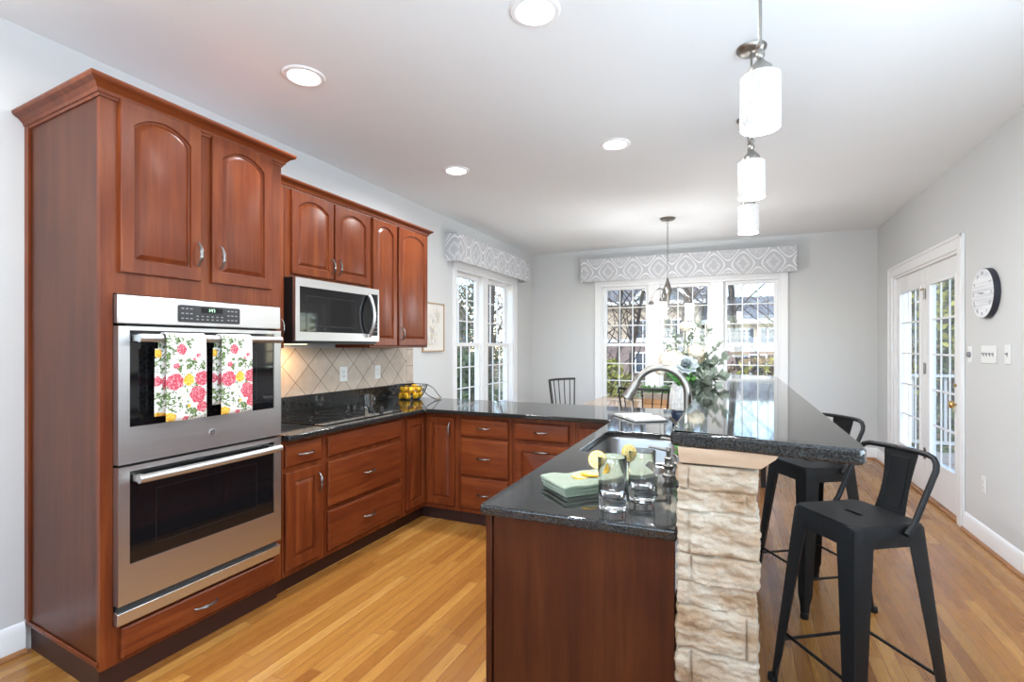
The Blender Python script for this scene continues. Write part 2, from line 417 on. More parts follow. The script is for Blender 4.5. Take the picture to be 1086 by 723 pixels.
M['planter'] = plain('planter_wood', (.42, .24, .12), .6, var=.2, nscale=10)
M['planterlight'] = plain('planter_grey', (.33, .29, .25), .6, var=.15)
M['artpaper'] = None
def mk_art():
    m = NT('botanical_print'); v = m.coords('Object'); x, y, z = m.xyz(v)
    st = m.noise(m.coords('Object', scale=(1, 1, .55)), 14, 5, .6, 1.2)
    r = m.math('SUBTRACT', 1, m.math('MULTIPLY', m.math('ABSOLUTE', m.math('ADD', y, m.math('MULTIPLY', z, -.25))), 7.5))
    rz = m.math('SUBTRACT', 1, m.math('POWER', m.math('MULTIPLY', m.math('ABSOLUTE', z), 4.6), 4.0))
    f = m.math('MULTIPLY', m.math('MULTIPLY', m.ramp(st, [(.46, (0, 0, 0)), (.56, (1, 1, 1))]), m.math('MAXIMUM', r, 0)), m.math('MAXIMUM', rz, 0))
    tint = m.ramp(m.noise(v, 22, 2), [(.4, (.42, .42, .43)), (.55, (.62, .52, .36)), (.7, (.72, .70, .66))])
    m.bsdf(color=m.mix(m.math('MINIMUM', m.math('MULTIPLY', f, 1.6), 1), (.74, .71, .66), tint), rough=.4); return m.m
M['artpaper'] = mk_art()
M['goldframe'] = plain('light_gold_frame', (.48, .34, .20), .4, .3)
def mk_dial():
    m = NT('whitewashed_clock_face'); v = m.coords('Object'); f = m.noise(m.coords('Object', scale=(1, 6, 30)), 2, 4); 
    c = m.ramp(f, [(.35, (.60, .61, .64)), (.55, (.78, .79, .81)), (.7, (.84, .84, .85))]); m.bsdf(color=c, rough=.5); return m.m
M['dial'] = mk_dial()
M['navyrim'] = plain('dark_clock_rim', (.02, .022, .035), .5)
M['inkgrey'] = plain('clock_print', (.20, .20, .22), .6)
# outdoors
M['bark'] = plain('dark_bark', (.085, .064, .050), .9, var=.5, nscale=14, bump=.4)
M['barkpale'] = plain('pale_bark', (.27, .20, .145), .9, var=.4, nscale=14, bump=.4)
M['yleaf'] = plain('yellow_green_leaf', (.25, .235, .05), .7, var=.5, nscale=4)
M['eleaf'] = plain('evergreen_leaf', (.055, .085, .03), .7, var=.5, nscale=4)
M['bleaf'] = plain('brown_dry_leaf', (.26, .175, .095), .8, var=.5, nscale=4)
M['siding'] = plain('tan_siding', (.42, .33, .24), .8, var=.05, nscale=2)
M['brick'] = plain('pink_brick', (.24, .175, .15), .9, var=.25, nscale=9)
M['roof'] = plain('grey_shingle', (.17, .165, .165), .9, var=.2, nscale=7)
M['farpane'] = plain('far_window_glass', (.045, .06, .085), .1, var=.2)
M['shutter'] = plain('dark_shutter', (.03, .035, .05), .6)
M['lawn'] = plain('winter_lawn', (.25, .21, .10), 1, var=.35, nscale=2)
M['deckwood'] = plain('grey_deck_boards', (.27, .24, .21), .8, var=.2, nscale=7)
M['railpaint'] = plain('pale_rail_paint', (.36, .38, .39), .6, var=.05)
M['greywall'] = plain('exterior_siding_grey', (.17, .195, .21), .8, var=.04)

# ---------------------------------------------------------------- the room
XL, XR, YB, YF, HC, TW = -2.84, 1.53, 7.17, -3.40, 2.72, .15
def wall(name, axis, p, q, holes, a0, a1):
    """axis 'x': wall spans x at y=p..q; axis 'y': wall spans y at x=p..q. holes: (a,b,z0,z1)"""
    mb = MB(); cuts = sorted(holes)
    def bx(a, b, z0, z1):
        if b - a < 1e-4 or z1 - z0 < 1e-4: return
        if axis == 'x': mb.box(a, p, z0, b, q, z1)
        else: mb.box(p, a, z0, q, b, z1)
    cur = a0
    for a, b, z0, z1 in cuts:
        bx(cur, a, 0, HC); bx(a, b, 0, z0); bx(a, b, z1, HC); cur = b
    bx(cur, a1, 0, HC)
    bmesh.ops.remove_doubles(mb.bm, verts=mb.bm.verts, dist=1e-5)
    return struct(mb.build(name, M['wall'], smooth=0))
struct(MB().box(XL - TW, YF - TW, -.12, XR + TW, YB + TW, 0).build('floor', M['floor'], smooth=0))
struct(MB().box(XL - TW, YF - TW, HC, XR + TW, YB + TW, HC + .15).build('ceiling', M['ceiling'], smooth=0))
LW = (4.87, 6.45, .55, 2.20); BW = (-1.77, .51, .55, 2.20); DR = (4.80, 6.53, 0, 2.055)
SW = (.05, 1.75, .75, 2.25); RW1 = (-2.65, -.85, .70, 2.4); RW2 = (-.35, 1.45, .70, 2.4)
wall('wall_left', 'y', XL - TW, XL, [LW], YF, YB)
wall('wall_right', 'y', XR, XR + TW, [SW, DR], YF, YB)
wall('wall_back', 'x', YB, YB + TW, [BW], XL - TW, XR + TW)
wall('wall_front', 'x', YF - TW, YF, [RW1, RW2], XL - TW, XR + TW)

def window(name, loc, rz, w, h, units, cols=3, rows=3, gap=.16, sill=True):
    root = bpy.data.objects.new(name, None); COL.objects.link(root); root.location = loc; root.rotation_euler = (0, 0, rz); root['kind'] = 'structure'
    c = MB(); cw = .09
    for x0, x1, z0, z1 in ((-cw, 0, -.03, h + cw), (w, w + cw, -.03, h + cw), (0, w, h, h + cw)):
        c.box(x0, -.018, z0, x1, 0.0, z1)
    for x0, x1, z0, z1 in ((-cw, -cw + .02, 0, h + cw), (w + cw - .02, w + cw, 0, h + cw), (-cw, w + cw, h + cw - .02, h + cw)):
        c.box(x0, -.026, z0, x1, -.018, z1)
    c.build('casing', M['white'], root, bevel=.003)
    if sill: MB().box(-cw - .03, -.06, -.03, w + cw + .03, .14, 0).build('window_sill', M['white'], root, bevel=.004)
    j = MB(); t = .018
    j.box(0, 0, 0, t, .15, h); j.box(w - t, 0, 0, w, .15, h); j.box(t, 0, h - t, w - t, .15, h)
    j.build('jamb', M['white'], root)
    uw = (w - gap * (units - 1)) / units
    for u in range(units):
        x0 = u * (uw + gap); x1 = x0 + uw
        if u: MB().box(x0 - gap, .03, 0, x0, .15, h - t).build('mullion', M['white'], root, bevel=.003)
        a, b = x0 + (t if u == 0 else 0), x1 - (t if u == units - 1 else 0)
        hm = h * .485
        for kind, z0, z1, y in (('upper_sash', hm - .02, h - t, .105), ('lower_sash', 0, hm + .02, .068)):
            s = MB(); f = .042; d = .035
            s.box(a, y, z0, a + f, y + d, z1); s.box(b - f, y, z0, b, y + d, z1)
            s.box(a + f, y, z0, b - f, y + d, z0 + f); s.box(a + f, y, z1 - f, b - f, y + d, z1)
            gx0, gx1, gz0, gz1 = a + f, b - f, z0 + f, z1 - f; m = .007
            for k in range(1, cols):
                x = gx0 + (gx1 - gx0) * k / cols; s.box(x - m, y + .011, gz0, x + m, y + .025, gz1)
            for k in range(1, rows):
                z = gz0 + (gz1 - gz0) * k / rows; s.box(gx0, y + .0105, z - m, gx1, y + .0255, z + m)
            so = s.build(kind, M['white'], root, smooth=0)
            MB().quad((gx0, y + .018, gz0), (gx1, y + .018, gz0), (gx1, y + .018, gz1), (gx0, y + .018, gz1)).build('pane', M['pane'], so, smooth=0)
    return root
window('window_1', (BW[0], YB, BW[2]), 0, BW[1] - BW[0], BW[3] - BW[2], 3)
window('window_2', (XL, LW[0], LW[2]), PI / 2, LW[1] - LW[0], LW[3] - LW[2], 2, gap=.14)
window('window_3', (XR, SW[1], SW[2]), -PI / 2, SW[1] - SW[0], SW[3] - SW[2], 2)
window('window_4', (RW1[1], YF, RW1[2]), PI, RW1[1] - RW1[0], RW1[3] - RW1[2], 2)
window('window_5', (RW2[1], YF, RW2[2]), PI, RW2[1] - RW2[0], RW2[3] - RW2[2], 2)

# french door in the right wall
def french_door():
    root = bpy.data.objects.new('door_1', None); COL.objects.link(root); root['kind'] = 'structure'
    root.location = (XR, DR[1], 0); root.rotation_euler = (0, 0, -PI / 2)
    w, h = DR[1] - DR[0], DR[3]
    c = MB(); cw = .105
    for x0, x1, z0, z1 in ((-cw, 0, 0, h + cw), (w, w + cw, 0, h + cw), (0, w, h, h + cw)):
        c.box(x0, -.018, z0, x1, 0, z1)
    for x0, x1, z0, z1 in ((-cw, -cw + .025, 0, h + cw), (w + cw - .025, w + cw, 0, h + cw), (-cw, w + cw, h + cw - .025, h + cw)):
        c.box(x0, -.028, z0, x1, -.018, z1)
    c.build('casing', M['white'], root, bevel=.004)
    j = MB(); t = .02
    j.box(0, 0, 0, t, .15, h); j.box(w - t, 0, 0, w, .15, h); j.box(t, 0, h - t, w - t, .15, h); j.build('jamb', M['white'], root)
    MB().box(0, -.01, 0, w, .16, .018).build('threshold', M['shoe'], root, bevel=.004)
    mid = DR[1] - 5.64
    for a, b, gl, gr in ((.022, mid - .003, .13, .125), (mid + .003, w - .022, .135, .12)):
        s = MB(); z0, z1, gz0, gz1, y, d = .022, h - .022, .34, 1.87, .025, .04
        s.box(a, y, z0, a + gl, y + d, z1); s.box(b - gr, y, z0, b, y + d, z1)
        s.box(a + gl, y, z0, b - gr, y + d, gz0); s.box(a + gl, y, gz1, b - gr, y + d, z1)
        leaf = s.build('door_leaf', M['white'], root, bevel=.003)
        gx0, gx1 = a + gl, b - gr
        s = MB(); f = .022
        s.box(gx0 - f, y - .008, gz0 - f, gx0 + .004, y, gz1 + f); s.box(gx1 - .004, y - .008, gz0 - f, gx1 + f, y, gz1 + f)
        s.box(gx0, y - .008, gz0 - f, gx1, y, gz0 + .004); s.box(gx0, y - .008, gz1 - .004, gx1, y, gz1 + f)
        for k in range(1, 3): x = gx0 + (gx1 - gx0) * k / 3; s.box(x - .006, y + .015, gz0, x + .006, y + .025, gz1)
        for k in range(1, 5): z = gz0 + (gz1 - gz0) * k / 5; s.box(gx0, y + .0145, z - .008, gx1, y + .0255, z + .008)
        s.build('muntin_grid', M['white'], leaf)
        MB().quad((gx0, y + .02, gz0), (gx1, y + .02, gz0), (gx1, y + .02, gz1), (gx0, y + .02, gz1)).build('pane', M['pane'], leaf, smooth=0)
    xk = DR[1] - 4.875
    k = MB().lathe([(.026, 0), (.026, .006), (.012, .01), (.010, .03), (.026, .038), (.030, .052), (.024, .064), (0, .068)], n=20)
    k.xf(Matrix.Translation((xk, .025, .885)) @ Matrix.Rotation(PI / 2, 4, 'X')); k.build('door_handle', M['brass'], root)
    k = MB().lathe([(.028, 0), (.028, .008), (.014, .012), (.013, .02), (0, .021)], n=20).box(-.004, -.012, .02, .004, .012, .032)
    k.xf(Matrix.Translation((xk, .025, 1.03)) @ Matrix.Rotation(PI / 2, 4, 'X')); k.build('deadbolt', M['brass'], root)
    for z in (.37, 1.13, 1.80):
        hb = MB().tube([(mid, .02, z - .05), (mid, .02, z + .05)], .008, 10); hb.box(mid - .03, .022, z - .045, mid + .03, .0245, z + .045)
        hb.build('hinge', M['nickel'], root)
    bl = MB().box(mid - .08, .016, 1.835, mid - .02, .025, 1.855).tube([(mid - .10, .017, 1.845), (mid, .017, 1.845)], .005, 8); bl.build('slide_bolt', M['brass'], root)
french_door()

def baseboard(name, a, b, nrm, trim):
    """a,b: floor points along the wall, nrm: unit vector into the room"""
    a, b, nrm = Vector((*a, 0)), Vector((*b, 0)), Vector((*nrm, 0))
    prof = [(0, 0), (.016, 0), (.016, .095), (.010, .115), (.006, .125), (0, .13)]
    MBs = MB().rings([[a + nrm * (p + .0005) + Vector((0, 0, z + .001)) for p, z in prof], [b + nrm * (p + .0005) + Vector((0, 0, z + .001)) for p, z in prof]])
    struct(MBs.build(name, M['white']))
    prof = [(.0175, 0), (.034, 0), (.033, .008), (.027, .015), (.0175, .018)]
    MBs = MB().rings([[a + nrm * p + Vector((0, 0, z + .001)) for p, z in prof], [b + nrm * p + Vector((0, 0, z + .001)) for p, z in prof]])
    struct(MBs.build(trim, M['shoe']))
baseboard('baseboard_left', (XL, YF), (XL, 1.15), (1, 0), 'trim_1')
baseboard('baseboard_right', (XR, YF), (XR, DR[0] - .107), (-1, 0), 'trim_2')
baseboard('baseboard_right_far', (XR, DR[1] + .107), (XR, YB), (-1, 0), 'trim_3')
baseboard('baseboard_back', (XL, YB), (XR, YB), (0, -1), 'trim_4')
baseboard('baseboard_left_far', (XL, 4.0), (XL, YB), (1, 0), 'trim_5')

# recessed ceiling lamps: a grid over the kitchen and on behind the camera
def downlight(x, y, label):
    t = thing('recessed_ceiling_light', label, 'ceiling light', (x, y, HC), 0, 'recessed ceiling lights')
    MB().lathe([(.074, -.003), (.082, -.010), (.100, -.008), (.106, 0), (.074, 0)], n=40, cap0=False, cap1=False).build('trim_ring', M['white'], t)
    MB().lathe([(0, -.006), (.05, -.006), (.0745, -.003)], n=32).build('diffuser', M['diffuser'], t)
    l = light('ceiling_lamp_glow', 'AREA', (0, 0, -.014), LAMP_W, (.96, .98, 1), shape='DISK', size=.14); l.parent = t; l.data.spread = math.radians(170)
downlight(-2.03, 1.94, 'recessed ceiling light nearest the tall oven cabinet')
downlight(-.76, 1.95, 'recessed ceiling light at the top edge of the picture, above the island sink')
downlight(-.758, 3.46, 'recessed ceiling light nearest the hanging pendants')
downlight(-2.02, 3.47, 'recessed ceiling light in front of the shorter wall cabinets')
for x, y, w in ((-2.03, .42, 'left'), (-.76, .42, 'right')):
    downlight(x, y, 'recessed ceiling light behind the viewer on the %s' % w)

# ---------------------------------------------------------------- cabinets
def outline(x0, x1, z0, z1, y, rise, n=14):
    """closed outline, bottom-left first; the top edge may be an arch"""
    pts = [(x0, y, z0), (x1, y, z0)]
    for k in range(n + 1):
        t = k / n; x = x1 + (x0 - x1) * t
        if rise:
            w = x1 - x0; R = (w * w / 4 + rise * rise) / (2 * rise); dx = x - (x0 + x1) / 2
            z = z1 - rise + (math.sqrt(max(R * R - dx * dx, 0)) - (R - rise))
        else: z = z1
        pts.append((x, y, z))
    return pts
def raised_door(w, h, rise=0, stile=.046, rail=.052):
    """door or raised drawer front, lower-left corner at the origin, front face at y=-.02"""
    R = [outline(0, w, 0, h, 0, 0), outline(0, w, 0, h, -.016, 0), outline(.004, w - .004, .004, h - .004, -.020, 0)]
    if w > .12 and h > .2:
        a = dict(x0=stile, x1=w - stile, z0=rail, z1=h - (.040 if rise else rail))
        def ins(d, y): return outline(a['x0'] + d, a['x1'] - d, a['z0'] + d, a['z1'] - d, y, max(rise - d * .3, .008) if rise else 0)
        R += [ins(0, -.020), ins(.003, -.0105), ins(.008, -.0090), ins(.024, -.0170), ins(.027, -.018)]
    return MB().rings(R)
def slab_front(w, h):
    return MB().rings([outline(0, w, 0, h, 0, 0), outline(0, w, 0, h, -.013, 0), outline(.007, w - .007, .007, h - .007, -.020, 0), outline(.012, w - .012, .012, h - .012, -.021, 0)])
def pull_mesh():
    mb = MB(); n = 18; L = .052
    pts = [(-L + 2 * L * k / n, -.006 - .026 * math.sin(PI * k / n) ** .6, 0) for k in range(n + 1)]
    rad = [.0062 if 3 < k < 15 else .0046 for k in range(n + 1)]
    for k in (6, 7, 11, 12): rad[k] = .0078
    mb.tube(pts, rad, 8)
    return mb
_pull = pull_mesh().build('handle', M['pewter']); PULL = _pull.data; bpy.data.objects.remove(_pull)
def pull(parent, x, z, vertical, y=-.02):
    o = bpy.data.objects.new('handle', PULL); COL.objects.link(o); o.parent = parent
    o.location = (x, y, z)
    if vertical: o.rotation_euler = (0, PI / 2, 0)
    return o
def fronts(root, items):
    for it in items:
        kind, x0, x1, z0, z1 = it[:5]; kw = it[5] if len(it) > 5 else {}
        w, h = x1 - x0, z1 - z0
        if kind == 'door':
            o = raised_door(w, h, kw.get('rise', 0), kw.get('stile', .046)).build('door', M['cherry'], root, smooth=25)
        elif kind == 'raised_drawer':
            o = raised_door(w, h, 0, .05, .05).build('drawer', M['cherry_h'], root, smooth=25)
        else:
            o = slab_front(w, h).build('drawer', M['cherry_h'], root, smooth=25)
        o.location = (x0, -.0005, z0)
        for hx, hz, vert in kw.get('pulls', []): pull(o, hx - x0, hz - z0, vert)
def base_cabinet(label, loc, rz, w, d, items, ztop=.829, toe=True, zb=.10):
    t = thing('base_cabinet', label, 'cabinet', loc, rz)
    MB().box(.0005, 0, zb, w - .0005, d, ztop).build('body', M['cherry'], t, bevel=.002)
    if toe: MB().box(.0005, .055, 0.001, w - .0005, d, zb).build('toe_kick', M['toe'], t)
    fronts(t, items); return t
XF = -2.19; D1 = .645
R90 = PI / 2
# left run (local x = world Y - Y0)
base_cabinet('narrow dark cherry base cabinet with one drawer over one door, beside the wall ovens', (XF, 1.942, 0), R90, .298, D1,
    [('drawer', .012, .267, .685, .807, {'pulls': [(.14, .745, False)]}), ('door', .012, .267, .135, .655, {'pulls': [(.235, .56, True)], 'stile': .05})])
base_cabinet('wide cherry drawer cabinet with three drawers under the cooktop', (XF, 2.241, 0), R90, .756, D1,
    [('drawer', .02, .722, .685, .807), ('drawer', .02, .722, .39, .655, {'pulls': [(.37, .525, False)]}), ('drawer', .02, .722, .135, .365, {'pulls': [(.37, .245, False)]})])
# corner cabinet: an L-shaped carcass with two doors that meet in the corner
t = thing('corner_base_cabinet', 'cherry corner base cabinet with two narrow doors meeting in the inner corner', 'cabinet', (XF, 3.0, 0), 0)
mb = MB().prism([(0, 0), (0, .28), (.305, .28), (.305, .915), (-D1, .915), (-D1, 0)], .10, .829); mb.build('body', M['cherry'], t, bevel=.002)
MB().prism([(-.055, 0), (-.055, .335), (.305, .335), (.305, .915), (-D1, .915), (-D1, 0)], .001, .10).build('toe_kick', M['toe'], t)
d = raised_door(.247, .66, 0, .045).build('door', M['cherry'], t, smooth=25); d.rotation_euler = (0, 0, R90); d.location = (.0005, .029, .137)
d = raised_door(.247, .66, 0, .045).build('door', M['cherry'], t, smooth=25); d.location = (.028, .2795, .137); pull(d, .215, .575, True)
# far leg (faces the viewer)
YFL = 3.28
base_cabinet('cherry base cabinet with a stack of three plain drawers in the far counter leg', (-1.884, YFL, 0), 0, .434, .635,
    [('drawer', .022, .408, .665, .798, {'pulls': [(.215, .733, False)]}), ('drawer', .022, .408, .38, .648, {'pulls': [(.215, .515, False)]}), ('drawer', .022, .408, .135, .362, {'pulls': [(.215, .25, False)]})])
base_cabinet('cherry base cabinet with one drawer over a pull-out front, partly behind the island', (-1.449, YFL, 0), 0, .465, .635,
    [('drawer', .024, .42, .672, .792, {'pulls': [(.225, .735, False)]}), ('raised_drawer', .024, .42, .135, .645, {'pulls': [(.225, .60, False)]})])
base_cabinet('cherry filler cabinet where the far counter leg meets the island', (-.983, YFL, 0), 0, .29, .635,
    [('door', .03, .27, .135, .785, {'stile': .045})])
# island cabinet with the plain end panel towards the viewer (front side faces the kitchen aisle, -X)
t = thing('island_cabinet', 'dark cherry sink island cabinet with a plain end panel towards the viewer', 'cabinet', (-.69, 1.37, 0), 0)
IW = .547
MB().box(.005, .02, .10, .022, 1.905, .829).build('front_panel', M['cherry'], t)
MB().box(.0225, .02, .10, IW, 1.905, .12).build('bottom', M['cherry'], t)
MB().box(IW - .02, .02, .121, IW, 1.905, .60).build('back_panel', M['cherry'], t)
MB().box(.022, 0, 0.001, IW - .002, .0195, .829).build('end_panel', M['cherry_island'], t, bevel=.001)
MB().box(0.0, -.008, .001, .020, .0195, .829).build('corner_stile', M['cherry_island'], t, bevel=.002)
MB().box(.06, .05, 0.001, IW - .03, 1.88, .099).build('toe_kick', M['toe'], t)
for k in range(3):
    dd = raised_door(.56, .66, 0).build('door', M['cherry'], t, smooth=25); dd.rotation_euler = (0, 0, -R90); dd.location = (.0045, .62 + k * .62, .135); pull(dd, .06, .56, True)

# tall oven cabinet: its near side leans back a little from the front corner
TY0, TY1, TB = 1.109, 1.938, -2.835
t = thing('oven_cabinet', 'tall cherry cabinet with two arched doors that houses the wall ovens', 'cabinet', (XF, TY0, 0), R90)
W_ = TY1 - TY0; DP = XF - TB
SK = .052
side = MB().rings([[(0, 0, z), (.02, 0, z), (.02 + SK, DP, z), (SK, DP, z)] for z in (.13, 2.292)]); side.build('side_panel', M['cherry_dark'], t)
sk = MB().rings([[(-.007, .01, z), (-.0005, .01, z), (SK - .0005, DP, z), (SK - .007, DP, z)] for z in (.115, .135)]); sk.build('base_rail', M['cherry'], t, bevel=.003)
sk = MB().rings([[(SK - .012, DP - .035, z), (SK - .0025, DP - .035, z), (SK, DP, z), (SK - .011, DP, z)] for z in (.14, 2.29)]); sk.build('scribe_strip', M['cherry'], t)
f = MB()
f.box(.0, -.0005, .10, .043, .02, 2.292).box(W_ - .030, -.0005, .10, W_, .02, 2.292)
f.box(.043, -.0005, 1.535, W_ - .030, .02, 2.292).box(.043, -.0005, .10, W_ - .030, .02, .248)
f.build('face_frame', M['cherry'], t)
b = MB().box(W_ - .018, .021, .10, W_, DP, 2.292).box(.08, .03, 1.56, W_ - .019, DP, 1.575).box(.08, .03, .225, W_ - .019, DP, .24).box(.08, DP - .012, .24, W_ - .019, DP, 1.56).box(.045 , .021, 2.27, W_ - .019, DP, 2.292)
b.build('carcass', M['cherry'], t)
k = MB().rings([[(.012, .03, z), (W_ - .002, .03, z), (W_ - .002, DP, z), (SK + .012, DP, z)] for z in (.001, .099)]); k.build('toe_kick', M['toe'], t)
fronts(t, [('door', .061, .383, 1.618, 2.292, {'rise': .052, 'pulls': [(.362, 1.735, True)], 'stile': .046}),
           ('door', .436, .758, 1.618, 2.292, {'rise': .052, 'pulls': [(.468, 1.735, True)], 'stile': .046}),
           ('drawer', .066, .775, .117, .236, {'pulls': [(.40, .178, False)]})])
def crown(path, z0, name, parent, k=1.0):
    """path: list of (corner, outward unit per end) as (x,y,nx,ny) - mitred profile swept along it"""
    prof = [(.0, 0), (.006, .0), (.009, .010), (.014, .012), (.018, .024), (.032, .040), (.046, .047), (.050, .050), (.054, .058), (.054, .066), (0, .066)]
    rs = []
    for x, y, nx, ny in path:
        rs.append([(x + nx * p * k, y + ny * p * k, z0 + z * k) for p, z in prof])
    return MB().rings(rs).build(name, M['cherry_h'], parent, smooth=20)
crown([(SK, DP, -1, 0), (0, 0, -1, -1), (W_, 0, 1, -1), (W_, DP, 1, 0)], 2.274, 'crown_moulding', t)

# double wall oven
t = thing('double_wall_oven', 'stainless steel double wall oven built into the tall cherry cabinet', 'oven', (XF, 1.153, 0), R90)
OW = .755
MB().box(.06, .03, .26, OW - .03, .50, 1.525).build('oven_body', M['black'], t)
MB().box(0, -.030, 1.418, OW, -.0015, 1.530).build('control_panel', M['steel'], t, bevel=.004)
cp = MB().prism(rrect(0, 0, .290, .074, .008), 0, .003).xf(Matrix.Translation((.228, -.0305, 1.433)) @ Matrix.Rotation(R90, 4, 'X')).build('keypad', M['panel'], t)
KEY = {}
def key(parent, x, y, z, w, h):
    if (w, h) not in KEY:
        o = MB().box(0, -.0014, 0, w, 0, h).build('button', M['button'], smooth=0); KEY[(w, h)] = o.data
    else:
        o = bpy.data.objects.new('button', KEY[(w, h)]); COL.objects.link(o)
    o.parent = parent; o.matrix_parent_inverse = parent.matrix_basis.inverted() if parent.type == 'MESH' else Matrix.Identity(4)
    o.location = (x, y, z)
for gx, gz, nx, nz in ((.012, .014, 3, 3), (.225, .014, 3, 3)):
    for i in range(nx):
        for j in range(nz): key(cp, .228 + gx + i * .019, -.0336, 1.433 + gz + j * .021, .011, .005)
for i in range(6):
    for j in range(2): key(cp, .228 + .078 + i * .023, -.0336, 1.433 + .012 + j * .014, .010, .005)
ds = MB().box(.228 + .10, -.0350, 1.433 + .044, .228 + .20, -.0336, 1.433 + .067).build('display', M['ovenglass'], t)
def seg7(txt, x, z, h, y, mat, parent):
    mb = MB(); w = h * .5; q = h * .11
    SEG = {'0': 'abcdef', '1': 'bc', '2': 'abged', '3': 'abgcd', '4': 'fgbc', '5': 'afgcd', '6': 'afgedc', '7': 'abc', '8': 'abcdefg', '9': 'abcdfg'}
    G = {'a': (0, h - q, w, h), 'b': (w - q, h / 2, w, h), 'c': (w - q, 0, w, h / 2), 'd': (0, 0, w, q), 'e': (0, 0, q, h / 2), 'f': (0, h / 2, q, h), 'g': (0, h / 2 - q / 2, w, h / 2 + q / 2)}
    for ch in txt:
        if ch == ':':
            for zz in (.25, .65): mb.box(x, y - .0004, z + h * zz, x + q, y, z + h * zz + q)
            x += h * .3; continue
        for s in SEG[ch]: a = G[s]; mb.box(x + a[0], y - .0004, z + a[1], x + a[2], y, z + a[3])
        x += w + h * .22
    return mb.build('digits', mat, parent, smooth=0)
seg7('1:47', .228 + .131, 1.433 + .049, .014, -.0351, M['green_led'], ds)
def oven_door(name, z0, z1, gz0, gz1, hz, label=None):
    d = MB(); gx0, gx1 = .040, OW - .043; y = -.034
    d.box(0, y, z0, gx0, -.0015, z1).box(gx1, y, z0, OW, -.0015, z1).box(gx0, y, z0, gx1, -.0015, gz0).box(gx0, y, gz1, gx1, -.0015, z1)
    o = d.build(name, M['steel'], t)
    MB().box(gx0, y + .004, gz0, gx1, y + .014, gz1).build('window', M['ovenglass'], o)
    ins = MB()
    for zz in (gz0 + .05, gz1 - .09): ins.box(gx0 + .10, y + .0035, zz, gx1 - .10, y + .0042, zz + .0015)
    ins.box(gx0 + .10, y + .0035, gz0 + .05, gx0 + .1015, y + .0042, gz1 - .09).box(gx1 - .1015, y + .0035, gz0 + .05, gx1 - .10, y + .0042, gz1 - .09)
    ins.build('window_line', M['panel'], o)
    h = MB(); n = 16
    pts = [(.045 + (OW - .09) * k / n, -.083 - .010 * math.sin(PI * k / n), hz) for k in range(n + 1)]
    h.tube(pts, .0165, 14)
    for x in (.062, OW - .062): h.box(x - .013, -.075, hz - .012, x + .013, y - .0005, hz + .012)
    h.build('handle', M['steel'], o, bevel=0)
    return o
up = oven_door('upper_door', .872, 1.408, 1.014, 1.392, 1.362)
e = MB().lathe([(.0165, 0), (.0165, .003), (.0140, .0035), (.0135, .0028), (0, .0028)], n=28).xf(Matrix.Translation((OW * .505, -.034, .943)) @ Matrix.Rotation(R90, 4, 'X')).build('round_badge', M['steel'], up)
g = MB(); cx = OW * .505
g.tube([(cx + .006 * math.cos(a), -.0375, .943 + .008 * math.sin(a)) for a in [i * .35 - 1.6 for i in range(14)]], .0011, 5)
g.tube([(cx - .007 + .004 * math.cos(a), -.0375, .943 + .006 * math.sin(a)) for a in [i * .4 + .6 for i in range(13)]], .0011, 5).build('badge_script', M['slot'], e)
oven_door('lower_door', .330, .862, .480, .842, .815)
MB().box(.01, -.010, .300, OW - .01, .02, .327).build('vent_gap', M['slot'], t)
MB().rings([[(0, -.026, .252), (OW, -.026, .252), (OW, -.0015, .252), (0, -.0015, .252)], [(0, -.030, .300), (OW, -.030, .300), (OW, -.0015, .306), (0, -.0015, .306)]]).build('bottom_trim', M['steel'], t, bevel=.002)

# floral towels over the upper oven handle
def towel(label, y0, y1, zf, zb, shift):
    t = thing('dish_towel', label, 'towel', (XF, y0, 1.362), 0, None)
    hx = .0915; r = .0195; w = y1 - y0
    def strip(ya, yb, pts, name):
        n = 12; mb = MB(); rows = []
        for i, (x, z) in enumerate(pts):
            row = []
            for k in range(n + 1):
                s = k / n; dpt = max(0, -z) * 1.0
                wav = .0035 * math.sin(s * 7 + z * 5) * min(1, dpt * 6)
                row.append((x + wav, ya + (yb - ya) * s + .012 * dpt * (s - .2), z))
            rows.append(row)
        vs = [[mb.bm.verts.new(p) for p in r_] for r_ in rows]
        for a, b in zip(vs, vs[1:]):
            for k in range(n): mb.bm.faces.new((a[k], a[k + 1], b[k + 1], b[k]))
        o = mb.build(name, M['floral'], t, smooth=60); s_ = o.modifiers.new('thickness', 'SOLIDIFY'); s_.thickness = .003; s_.offset = 0; return o
    top = [(hx + r * math.sin(a), r * math.cos(a)) for a in [PI / 2 - k * PI / 8 for k in range(5)]]
    front = [(hx + r + .003, -zf + (zf) * k / 14) for k in range(14)] + [(hx + r * math.sin(a) + .002, r * math.cos(a) + .002) for a in [PI / 2 - k * PI / 8 for k in range(5)]]
    strip(0, w, front, 'front_fold')
    back = [(hx + r * math.sin(a) + .002, r * math.cos(a) + .002) for a in [-k * PI / 8 for k in range(5)]] + [(hx - r - .002, -zb * k / 14) for k in range(15)]
    strip(0 - shift * .2, w - shift * .3, back, 'back_fold')
    inner = [(hx - .008, -zb * 1.04 + zb * k / 10) for k in range(10)]
    strip(-shift, w * .55, inner, 'inner_fold')
towel('floral tea towel on the left of the upper oven handle, the wider of the two', 1.283, 1.447, .335, .30, .026)
towel('floral tea towel on the right of the upper oven handle, the narrower of the two', 1.520, 1.672, .335, .28, .020)

